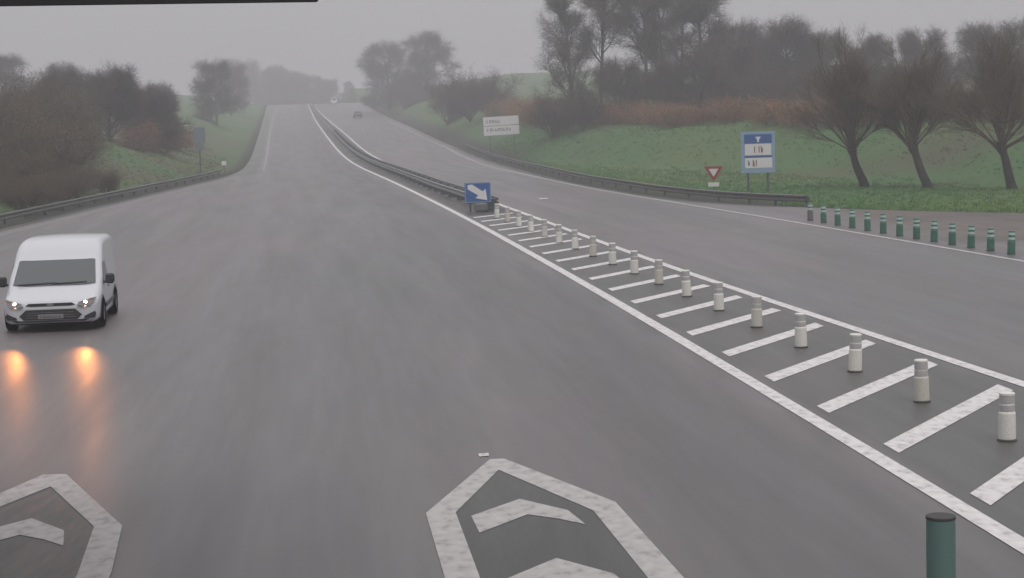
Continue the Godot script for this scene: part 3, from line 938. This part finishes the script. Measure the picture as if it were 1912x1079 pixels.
func build_signs() -> void:
	# blue board with a white arrow at the nose of the central guardrail
	var s := thing("arrow_sign", "small blue board with white arrow at the nose of the central guardrail", "sign", rp(-1.42, 82.0), 0.05)
	one("panel", M.blue, s, func(a): plate(a, -0.59, 0.42, 0.59, 1.32, 0.0, 0.04))
	one("border", M.pale_blue, s, func(a):
		for q in [[-0.575, 0.43, -0.545, 1.31], [0.545, 0.43, 0.575, 1.31], [-0.543, 0.43, 0.543, 0.455], [-0.543, 1.285, 0.543, 1.31]]: plate(a, q[0], q[1], q[2], q[3], 0.008, 0.006))
	one("arrow", M.white, s, func(a): poly(a, [Vector2(-0.44, 1.22), Vector2(-0.24, 1.24), Vector2(0.22, 0.92), Vector2(0.36, 1.04), Vector2(0.42, 0.52), Vector2(-0.12, 0.62), Vector2(0.02, 0.74), Vector2(-0.46, 1.04)], 0.010, 0.008))
	for x in [-0.35, 0.35]:
		one("post", M.post_steel, s, func(a): a.box(Vector3(x, 0.45, -0.08), Vector3(0.08, 0.98, 0.06), Basis(), Color.WHITE, 0.006))
	one("crash_block", M.grey, s, func(a): a.box(Vector3(0.12, 0.22, 0.14), Vector3(0.62, 0.36, 0.5), Basis(), Color.WHITE, 0.05))
	# give way
	s = thing("give_way_sign", "red and white give way triangle on a short post right of the road", "sign", on(11.09, 98.8), 0.08)
	one("post", M.post_steel, s, func(a): a.lathe([Vector2(0.03, -0.3), Vector2(0.03, 1.2)], 12, Vector3(0, 0, -0.05)))
	one("border", M.red, s, func(a): poly(a, [Vector2(-0.49, 1.31), Vector2(0.49, 1.31), Vector2(0.50, 1.27), Vector2(0.03, 0.52), Vector2(-0.03, 0.52), Vector2(-0.50, 1.27)], 0.0, 0.02))
	one("face", M.white, s, func(a): poly(a, [Vector2(-0.27, 1.18), Vector2(0.27, 1.18), Vector2(0.0, 0.74)], 0.008, 0.006))
	one("lower_plate", M.white, s, func(a): plate(a, -0.30, 0.22, 0.30, 0.44, 0.0, 0.02))
	# tall blue board
	s = thing("information_sign", "tall blue framed board with two white panels in front of the bank", "sign", on(13.0, 95.0), 0.12)
	one("board", M.pale_blue, s, func(a): plate(a, -0.90, 1.02, 0.90, 3.16, 0.0, 0.05))
	one("header_panel", M.blue, s, func(a): plate(a, -0.74, 2.55, 0.74, 3.03, 0.012, 0.010))
	one("symbol", M.white, s, func(a):
		poly(a, [Vector2(-0.16, 2.90), Vector2(0.16, 2.90), Vector2(0.05, 2.74), Vector2(0.05, 2.62), Vector2(-0.05, 2.62), Vector2(-0.05, 2.74)], 0.018, 0.005))
	one("white_panel", M.white, s, func(a): plate(a, -0.70, 1.94, 0.70, 2.53, 0.012, 0.010))
	one("dark_bar", M.blue, s, func(a): plate(a, -0.74, 1.82, 0.74, 1.92, 0.012, 0.010))
	one("white_panel", M.white, s, func(a): plate(a, -0.70, 1.28, 0.74, 1.80, 0.012, 0.010))
	one("figures", M.rust_red, s, func(a): strokes(a, -0.25, 2.07, 0.54, 0.34, 3, 0.018, 4))
	one("figures", M.rust_red, s, func(a): strokes(a, -0.33, 1.36, 0.32, 0.34, 2, 0.018, 9))
	one("figure", M.ink, s, func(a): strokes(a, -0.58, 1.42, 0.16, 0.26, 1, 0.018, 2))
	for x in [-0.52, 0.52]:
		one("post", M.post_steel, s, func(a): a.box(Vector3(x, 1.3, -0.10), Vector3(0.10, 3.3, 0.08), Basis(), Color.WHITE, 0.008))
	# white direction sign on the far bank
	s = thing("direction_sign", "white two panel direction sign on the right bank before the bracken", "sign", on(-0.5, 180.0), 0.0)
	s.rotation.z = 0.035
	var low := 2.5 - s.position.y
	one("upper_panel", M.white, s, func(a): plate(a, -1.75, low + 0.96, 1.75, low + 1.82, 0.0, 0.05))
	one("lower_panel", M.white, s, func(a): plate(a, -1.75, low, 1.75, low + 0.90, 0.0, 0.05))
	one("lettering", M.ink, s, func(a): strokes(a, -1.45, low + 1.20, 1.35, 0.30, 5, 0.006, 11))
	one("lettering", M.ink, s, func(a): strokes(a, -1.45, low + 0.38, 2.4, 0.30, 9, 0.006, 12))
	for x in [-1.2, 1.2]:
		one("post", M.grey, s, func(a): a.box(Vector3(x, low * 0.5 + 0.5, -0.09), Vector3(0.08, low + 1.8, 0.06), Basis(), Color.WHITE, 0.006))
	# faded blue sign on the left bank
	s = thing("blue_sign", "narrow faded blue sign seen side-on on the left grass bank", "sign", on(-26.6, 158.0), 0.9)
	var up := 4.1 - s.position.y
	one("panel", M.dull_blue, s, func(a): plate(a, -0.62, up - 1.35, 0.62, up, 0.0, 0.05))
	one("lower_panel", M.dull_blue, s, func(a): plate(a, -0.40, up - 2.0, 0.40, up - 1.42, 0.0, 0.05))
	one("post", M.post_steel, s, func(a): a.box(Vector3(0, up * 0.5 - 0.2, -0.08), Vector3(0.09, up + 0.2, 0.07), Basis(), Color.WHITE, 0.006))
	# small pale markers
	s = thing("marker_board", "small white marker board at the end of the left guardrail", "marker", on(-24.3, 156.0), 0.2)
	one("panel", M.white, s, func(a): plate(a, -0.2, 0.85, 0.2, 1.2, 0.0, 0.03))
	one("post", M.post_steel, s, func(a): a.box(Vector3(0, 0.5, -0.05), Vector3(0.06, 1.4, 0.05), Basis(), Color.WHITE, 0.005))
	s = thing("pale_barrier", "thin pale horizontal bar at the top of the left grass bank", "barrier", on(-43.5, 245.0), 0.1)
	one("rail", M.white, s, func(a): a.box(Vector3(0, 0.85, 0), Vector3(2.2, 0.16, 0.08), Basis(), Color.WHITE, 0.01))
	for x in [-0.9, 0.9]:
		one("post", M.post_steel, s, func(a): a.box(Vector3(x, 0.35, 0), Vector3(0.08, 0.84, 0.07), Basis(), Color.WHITE, 0.006))

# ------------------------------------------------------------------ bollards
const ORD := ["first", "second", "third", "fourth", "fifth", "sixth", "seventh", "eighth", "ninth", "tenth", "eleventh", "twelfth", "thirteenth", "fourteenth", "fifteenth", "sixteenth", "seventeenth", "eighteenth", "nineteenth"]

func build_bollards() -> void:
	var proto: Node3D = null
	var rng := RandomNumberGenerator.new()
	rng.seed = 3
	for k in 18:
		var at := rp(6.14 - 0.1255 * 3.2 * k + 0.008 * k * 0.0, 22.5 + 3.17 * k)
		at.x = lerpf(6.14, -0.55, k / 17.0) + 0.25 * sin(PI * k / 17.0)
		var label := "white plastic bollard in the hatched zone, %s counting from the one nearest us" % ORD[k]
		if proto == null:
			proto = thing("white_bollard", label, "bollard", at, 0.0, "white bollards along the hatched buffer zone")
			one("base", M.rubber, proto, func(a): a.lathe([Vector2(0.125, 0.0), Vector2(0.125, 0.012), Vector2(0.105, 0.022)], 24))
			one("body", M.bollard_white, proto, func(a): a.lathe([Vector2(0.100, 0.02), Vector2(0.108, 0.03), Vector2(0.105, 0.35), Vector2(0.098, 0.37), Vector2(0.094, 0.375), Vector2(0.090, 0.60)], 24))
			one("reflective_band", M.band_grey, proto, func(a): a.lathe([Vector2(0.094, 0.378), Vector2(0.097, 0.382), Vector2(0.096, 0.455), Vector2(0.093, 0.46)], 24, Vector3.ZERO, Color.WHITE, false))
			one("reflective_band", M.band_grey, proto, func(a): a.lathe([Vector2(0.092, 0.482), Vector2(0.096, 0.486), Vector2(0.094, 0.568), Vector2(0.091, 0.572)], 24, Vector3.ZERO, Color.WHITE, false))
			one("cap", M.bollard_white, proto, func(a): a.lathe([Vector2(0.090, 0.575), Vector2(0.098, 0.58), Vector2(0.098, 0.603), Vector2(0.085, 0.612)], 24))
		else:
			var c := copy(proto, "white_bollard", label, at, rng.randf() * TAU)
			c.rotation.x = rng.randf_range(-0.04, 0.04); c.rotation.z = rng.randf_range(-0.04, 0.04)
			if k % 3 == 1: c.get_node("body").material_override = M.bollard_dirty
	var gp: Node3D = null
	for k in 13:
		var at := rp(lerpf(11.35, 13.99, k / 12.0), lerpf(68.8, 50.8, k / 12.0) - 0.6 * sin(PI * k / 12.0))
		var label := "green bollard with pale bands by the slip lane, %s from the far end" % ORD[k]
		if k == 0: label = "drab grey green bollard at the far end of the slip lane row"
		if gp == null:
			gp = thing("green_bollard", label, "bollard", at, 0.0, "green bollards along the slip lane")
			one("base", M.rubber, gp, func(a): a.lathe([Vector2(0.125, 0.0), Vector2(0.125, 0.012), Vector2(0.105, 0.022)], 20))
			one("body", M.green, gp, func(a): a.lathe([Vector2(0.105, 0.02), Vector2(0.112, 0.03), Vector2(0.108, 0.36), Vector2(0.096, 0.375), Vector2(0.092, 0.64), Vector2(0.08, 0.655)], 20))
			one("reflective_band", M.green_band, gp, func(a): a.lathe([Vector2(0.094, 0.40), Vector2(0.099, 0.404), Vector2(0.098, 0.47), Vector2(0.094, 0.474)], 20, Vector3.ZERO, Color.WHITE, false))
			one("reflective_band", M.green_band, gp, func(a): a.lathe([Vector2(0.093, 0.53), Vector2(0.098, 0.534), Vector2(0.096, 0.60), Vector2(0.092, 0.604)], 20, Vector3.ZERO, Color.WHITE, false))
		else:
			var c := copy(gp, "green_bollard", label, at, rng.randf() * TAU)
			c.rotation.z = rng.randf_range(-0.03, 0.03)
	for ch in gp.get_children():      # the far one has lost its colour
		if String(ch.name).begins_with("body"): ch.material_override = M.grey
	var post := thing("green_post", "thick dark green post with black cap at the bottom right", "post", Vector3(3.30, 0, -14.0))
	one("shaft", mat(Color(0.082, 0.148, 0.138), 0.5), post, func(a): a.lathe([Vector2(0.113, 0.0), Vector2(0.113, 0.985)], 40, Vector3.ZERO, Color.WHITE, false))
	one("cap", M.rubber, post, func(a): a.lathe([Vector2(0.114, 0.985), Vector2(0.117, 0.988), Vector2(0.117, 1.004), Vector2(0.111, 1.01)], 40))
	one("base", M.rubber, post, func(a): a.lathe([Vector2(0.19, 0.0), Vector2(0.19, 0.02), Vector2(0.114, 0.03)], 40))

# ------------------------------------------------------------------ the van
const VTOP := [Vector2(0, 0.50), Vector2(0.015, 0.57), Vector2(0.05, 0.625), Vector2(0.12, 0.665), Vector2(0.30, 0.735), Vector2(0.70, 0.86), Vector2(0.80, 0.92), Vector2(1.52, 1.40), Vector2(1.60, 1.45), Vector2(1.85, 1.64), Vector2(2.10, 1.76), Vector2(2.4, 1.81), Vector2(3.2, 1.83), Vector2(4.2, 1.80), Vector2(4.4, 1.72)]
const VWID := [Vector2(0, 0.76), Vector2(0.015, 0.82), Vector2(0.05, 0.88), Vector2(0.12, 0.935), Vector2(0.30, 0.975), Vector2(0.6, 0.995), Vector2(4.2, 0.995), Vector2(4.36, 0.97), Vector2(4.4, 0.93)]

func vhw(s: float, y: float) -> float:
	return lut(VWID, s) * (1.0 - 0.065 * smoothstep(0.80, 1.45, y) - 0.05 * smoothstep(1.40, 1.85, y)) * (1.0 - 0.03 * smoothstep(0.45, 0.15, y))

func vring(s: float) -> Array:
	var yt := lut(VTOP, s)
	var y0 := lerpf(0.24, 0.19, smoothstep(0.0, 0.1, s))
	var r := minf(0.17, (yt - y0) * 0.25)
	var half := [Vector2(0, y0), Vector2(vhw(s, y0) * 0.93, y0), Vector2(vhw(s, y0 + 0.05), y0 + 0.05)]
	for k in 5:
		var y := lerpf(y0 + 0.12, yt - r, k / 4.0)
		half.append(Vector2(vhw(s, y), y))
	var w := vhw(s, yt - r)
	for k in range(1, 6):
		var t := k / 5.0 * PI / 2
		half.append(Vector2(w - r * (1.0 - cos(t)), yt - r + r * sin(t)))
	half.append(Vector2((w - r) * 0.5, yt + 0.014))
	half.append(Vector2(0, yt + 0.02))
	var out := []
	for p in half: out.append(Vector3(p.x, p.y, 2.2 - s))
	for k in range(half.size() - 2, 0, -1): out.append(Vector3(-half[k].x, half[k].y, 2.2 - s))
	return out

func vtop_at(s: float, x: float) -> Vector3:    # the bonnet, windscreen and roof surface above a point
	var yt := lut(VTOP, s)
	var r := 0.17
	var w := vhw(s, yt - r)
	var ax := absf(x)
	var y := yt + 0.02 - 0.006 * ax / maxf(w - r, 0.1)
	if ax > w - r:
		var e := minf((ax - (w - r)) / r, 0.999)
		y = yt - r + r * sqrt(1.0 - e * e)
	return Vector3(x, y, 2.2 - s)

func patch(acc: Acc, f: Callable, nu: int, nv: int, lift: Vector3) -> void:
	for a in nu:
		for b in nv:
			var p := []
			for e in [[a, b], [a, b + 1], [a + 1, b + 1], [a + 1, b]]:
				p.append(f.call(float(e[0]) / nu, float(e[1]) / nv) + lift)
			acc.quad(p[0], p[1], p[2], p[3])

func front_poly(acc: Acc, pts: Array, z: float, depth: float, curve := 0.0) -> void:
	var flat := []
	for p in pts: flat.append(p)
	var from := acc.v.size()
	poly(acc, flat, z, depth)
	if curve != 0.0:
		for k in range(from, acc.v.size()):
			acc.v[k].z -= lut([Vector2(0.74, 0.0), Vector2(0.81, 0.015), Vector2(0.87, 0.05), Vector2(0.93, 0.12), Vector2(0.97, 0.30)], maxf(absf(acc.v[k].x), 0.74))

func build_van() -> void:
	var yaw := 0.115
	var nose := Vector3(-9.62, 0, -37.75)
	var v := thing("van", "white high roof van with lit headlights driving towards us on the left", "van", nose - Vector3(sin(yaw), 0, cos(yaw)) * 2.2, yaw)
	var st := SurfaceTool.new()
	st.begin(Mesh.PRIMITIVE_TRIANGLES)
	st.set_smooth_group(0)
	var ss := [0.0, 0.015, 0.05, 0.12, 0.30, 0.5, 0.70, 0.80, 1.0, 1.2, 1.4, 1.52, 1.60, 1.72, 1.85, 1.97, 2.10, 2.4, 3.0, 3.6, 4.2, 4.36, 4.4]
	var rings := []
	for s in ss: rings.append(vring(s))
	var n: int = rings[0].size()
	for k in rings.size() - 1:
		for q in n:
			var a: Vector3 = rings[k][q]; var b: Vector3 = rings[k][(q + 1) % n]; var c: Vector3 = rings[k + 1][(q + 1) % n]; var e: Vector3 = rings[k + 1][q]
			for p in [a, b, c, a, c, e]: st.add_vertex(p)
	for endk in [0, rings.size() - 1]:
		st.set_smooth_group(1 + endk)
		var ct := Vector3.ZERO
		for p in rings[endk]: ct += p
		ct /= n
		for q in n:
			var a: Vector3 = rings[endk][q]; var b: Vector3 = rings[endk][(q + 1) % n]
			for p in ([ct, b, a] if endk == 0 else [ct, a, b]): st.add_vertex(p)
	st.generate_normals()
	var body := MeshInstance3D.new()
	body.name = "body"
	body.mesh = st.commit()
	body.material_override = M.car_white
	v.add_child(body)
	one("windscreen", M.glass, v, func(a):
		patch(a, func(u, w):
			var t: float = w
			var s := lerpf(0.76, 1.50, t)
			var x: float = (u * 2.0 - 1.0) * lerpf(0.86, 0.80, t)
			s += 0.07 * pow(absf(u * 2.0 - 1.0), 4) * (1.0 - t) + 0.02 * pow(absf(u * 2.0 - 1.0), 4) * t
			return vtop_at(s, x), 20, 10, Vector3(0, 0.008, 0.010)))
	one("wiper", M.trim, v, func(a):
		for e in [[-0.75, 0.80, 0.05, 0.83], [-0.05, 0.80, 0.68, 0.84]]:
			a.limb(vtop_at(e[1], e[0]) + Vector3(0, 0.02, 0.02), vtop_at(e[3], e[2]) + Vector3(0, 0.02, 0.02), 0.012, 0.009, Color.WHITE, 5))
	for sg in [-1.0, 1.0]:
		one("side_window", M.glass, v, func(a):
			patch(a, func(u, w):
				var y := lerpf(0.88, 1.33, w)
				var s0 := lerpf(1.02, 1.58, w)
				var s := lerpf(s0, 2.05, u)
				return Vector3((vhw(s, y) + 0.005) * sg, y, 2.2 - s), 6, 5, Vector3.ZERO))
		one("mirror", M.trim, v, func(a):
			a.box(Vector3(1.13 * sg, 1.0, 2.2 - 1.15), Vector3(0.19, 0.22, 0.13), Basis(), Color.WHITE, 0.035)
			a.box(Vector3(1.0 * sg, 0.93, 2.2 - 1.18), Vector3(0.2, 0.05, 0.07), Basis(), Color.WHITE, 0.01))
		one("door_handle", M.trim, v, func(a): a.box(Vector3((vhw(2.0, 0.78) + 0.012) * sg, 0.78, 2.2 - 2.0), Vector3(0.02, 0.03, 0.16), Basis(), Color.WHITE, 0.006))
		one("side_trim", M.trim, v, func(a): a.box(Vector3((vhw(2.0, 0.42) + 0.008) * sg, 0.42, 2.2 - 2.2), Vector3(0.03, 0.09, 1.7), Basis(), Color.WHITE, 0.008))
		for s in [0.82, 3.40]:
			var w := one("wheel", M.rubber, v, func(a):
				var ring := [Vector2(0.20, 0.11), Vector2(0.29, 0.11), Vector2(0.315, 0.085), Vector2(0.315, -0.085), Vector2(0.29, -0.11), Vector2(0.20, -0.11)]
				var from: int = a.v.size()
				a.lathe(ring.map(func(p): return Vector2(p.x, -p.y)), 28, Vector3.ZERO, Color.WHITE, false)
				for k in range(from, a.v.size()):
					a.v[k] = Vector3(a.v[k].y, a.v[k].x, a.v[k].z); a.n[k] = Vector3(a.n[k].y, a.n[k].x, a.n[k].z))
			w.position = Vector3(0.91 * sg, 0.315, 2.2 - s)
			one("rim", M.rim, w, func(a):
				for q in 12:
					var t0 := TAU * q / 12; var t1 := TAU * (q + 1) / 12
					var rr := 0.21
					a.quad(Vector3(0.075 * sg, 0, 0), Vector3(0.098 * sg, cos(t0) * rr, sin(t0) * rr), Vector3(0.098 * sg, cos((t0 + t1) / 2) * rr, sin((t0 + t1) / 2) * rr), Vector3(0.098 * sg, cos(t1) * rr, sin(t1) * rr)))
			one("wheel_arch", M.trim, v, func(a):
				for q in 14:
					var t0 := PI * q / 14 - 0.1; var t1 := PI * (q + 1) / 14 - 0.1
					var x: float = (vhw(s, 0.5) + 0.006) * sg
					var c := Vector3(x, 0.315, 2.2 - s)
					a.quad(c, c + Vector3(0, sin(t0), cos(t0)) * 0.37, c + Vector3(0, sin((t0 + t1) / 2), cos((t0 + t1) / 2)) * 0.37, c + Vector3(0, sin(t1), cos(t1)) * 0.37))
	# the face
	one("upper_grille", M.trim, v, func(a): front_poly(a, [Vector2(-0.50, 0.575), Vector2(-0.44, 0.615), Vector2(0.44, 0.615), Vector2(0.50, 0.575), Vector2(0.40, 0.555), Vector2(-0.40, 0.555)], 2.2 + 0.004, 0.08, 0.25))
	one("lower_grille", M.trim, v, func(a): front_poly(a, [Vector2(-0.64, 0.36), Vector2(-0.50, 0.485), Vector2(0.50, 0.485), Vector2(0.64, 0.36), Vector2(0.55, 0.27), Vector2(-0.55, 0.27)], 2.2 + 0.012, 0.06, 0.12))
	for k in 3:
		one("grille_bar", M.grey, v, func(a): a.box(Vector3(0, 0.32 + 0.05 * k, 2.2 + 0.012), Vector3(1.02 - 0.04 * k, 0.010, 0.012), Basis(), Color.WHITE, 0.003))
	one("bumper_lip", M.trim, v, func(a): front_poly(a, [Vector2(-0.80, 0.275), Vector2(-0.56, 0.262), Vector2(0.56, 0.262), Vector2(0.80, 0.275), Vector2(0.70, 0.225), Vector2(-0.70, 0.225)], 2.2 + 0.016, 0.06, 0.10))
	for sg in [-1.0, 1.0]:
		one("fog_lamp_recess", M.trim, v, func(a):
			var pts := [Vector2(0.68, 0.285), Vector2(0.70, 0.33), Vector2(0.90, 0.42), Vector2(0.925, 0.36), Vector2(0.90, 0.28)]
			front_poly(a, pts.map(func(p): return Vector2(p.x * sg, p.y)), 2.2 + 0.055, 0.12, 0.17))
		one("headlight", M.lens, v, func(a):
			var pts := [Vector2(0.55, 0.565), Vector2(0.58, 0.62), Vector2(0.80, 0.685), Vector2(0.93, 0.71), Vector2(0.90, 0.62), Vector2(0.82, 0.55), Vector2(0.66, 0.54)]
			front_poly(a, pts.map(func(p): return Vector2(p.x * sg, p.y)), 2.2 + 0.045, 0.14, 0.20))
		var at := Vector3(0.71 * sg, 0.595, 2.2 - 0.02)
		one("headlight_lamp", M.lamp, v, func(a):
			var from: int = a.v.size()
			a.lathe([Vector2(0.055, 0.0), Vector2(0.055, 0.02), Vector2(0.045, 0.035), Vector2(0.025, 0.043)], 18)
			for k in range(from, a.v.size()):
				var p: Vector3 = a.v[k]; var nn: Vector3 = a.n[k]
				a.v[k] = at + Vector3(p.x, -p.z, p.y); a.n[k] = Vector3(nn.x, -nn.z, nn.y))
		var lamp := SpotLight3D.new()
		lamp.name = "headlight_beam" if sg < 0 else "headlight_beam_001"
		v.add_child(lamp)
		lamp.position = at + Vector3(0, 0, 0.075)
		lamp.rotation = Vector3(-0.05, PI + 0.06, 0)
		lamp.light_color = Color(1.0, 0.60, 0.30)
		lamp.light_energy = 3.0
		lamp.spot_range = 80.0
		lamp.spot_attenuation = 2.0
		lamp.spot_angle = 10.5
		lamp.light_size = 0.05
		lamp.shadow_enabled = true
	one("number_plate", M.rim, v, func(a): plate(a, -0.26, 0.29, 0.26, 0.385, 2.2 + 0.032, 0.016))
	one("plate_lettering", M.ink, v, func(a): strokes(a, -0.22, 0.31, 0.44, 0.055, 7, 2.2 + 0.035, 21))
	one("badge", M.rim, v, func(a):
		var pts := []
		for q in 20: pts.append(Vector2(cos(-TAU * q / 20) * 0.075, 0.587 + sin(-TAU * q / 20) * 0.03))
		front_poly(a, pts, 2.2 + 0.012, 0.01))
	one("underbody", M.trim, v, func(a): a.box(Vector3(0, 0.20, -0.05), Vector3(1.6, 0.10, 4.0), Basis(), Color.WHITE, 0.02))

func small_car(called: String, label: String, category: String, at: Vector3, turn: float, paint: Material, tall: float, towards: bool) -> Node3D:
	var o := thing(called, label, category, at, turn)
	var prof := [Vector2(-2.05, 0.30), Vector2(-2.1, 0.62), Vector2(-2.0, 0.86), Vector2(-1.75, 0.93), Vector2(-1.35, tall - 0.06), Vector2(-0.9, tall), Vector2(0.35, tall), Vector2(0.75, tall - 0.08), Vector2(1.25, 0.92), Vector2(1.95, 0.76), Vector2(2.1, 0.55), Vector2(2.08, 0.30)]
	var mid := prof.map(func(p): return Vector2(p.x, p.y))
	one("body", paint, o, func(a):
		for k in prof.size():
			var p: Vector2 = prof[k]; var q: Vector2 = prof[(k + 1) % prof.size()]
			var wp := 0.86 if p.y < 0.95 else 0.68
			var wq := 0.86 if q.y < 0.95 else 0.68
			a.quad(Vector3(-wp, p.y, -p.x), Vector3(-wq, q.y, -q.x), Vector3(wq, q.y, -q.x), Vector3(wp, p.y, -p.x))
			for sg in [-1.0, 1.0]:
				var c := Vector3(0.86 * sg, 0.6, 0)
				if sg > 0: a.tri(c, Vector3(wp * sg, p.y, -p.x), Vector3(wq * sg, q.y, -q.x))
				else: a.tri(c, Vector3(wq * sg, q.y, -q.x), Vector3(wp * sg, p.y, -p.x)))
	one("rear_window", M.glass, o, func(a): a.quad(Vector3(-0.66, 0.98, 1.745), Vector3(-0.58, tall - 0.1, 1.41), Vector3(0.58, tall - 0.1, 1.41), Vector3(0.66, 0.98, 1.745)))
	one("windscreen", M.glass, o, func(a): a.quad(Vector3(0.66, 0.98, -1.23), Vector3(0.58, tall - 0.12, -0.81), Vector3(-0.58, tall - 0.12, -0.81), Vector3(-0.66, 0.98, -1.23)))
	for sg in [-1.0, 1.0]:
		one("tail_light", M.red, o, func(a): a.box(Vector3(0.70 * sg, 0.76, 2.07), Vector3(0.22, 0.14, 0.06), Basis(), Color.WHITE, 0.01))
		one("headlight", M.lens, o, func(a): a.box(Vector3(0.68 * sg, 0.64, -2.04), Vector3(0.26, 0.12, 0.10), Basis(), Color.WHITE, 0.01))
		for z in [-1.3, 1.3]:
			one("wheel", M.rubber, o, func(a):
				a.lathe([Vector2(0.0, -0.1), Vector2(0.31, -0.1), Vector2(0.31, 0.1)], 18)
				for k in a.v.size():
					a.v[k] = Vector3(a.v[k].y + 0.78 * sg, a.v[k].x + 0.31, a.v[k].z + z); a.n[k] = Vector3(a.n[k].y, a.n[k].x, a.n[k].z))
	return o

func build_far_cars() -> void:
	small_car("dark_car", "small dark car driving away on the far right carriageway", "car", rp(-31.75, 389.0), 0.127, mat(Color(0.028, 0.038, 0.045), 0.3), 1.42, false)
	small_car("pale_car", "pale vehicle just passing over the crest of the right carriageway", "car", rp(-48.6, 515.0), 0.127, M.car_white, 1.9, false)
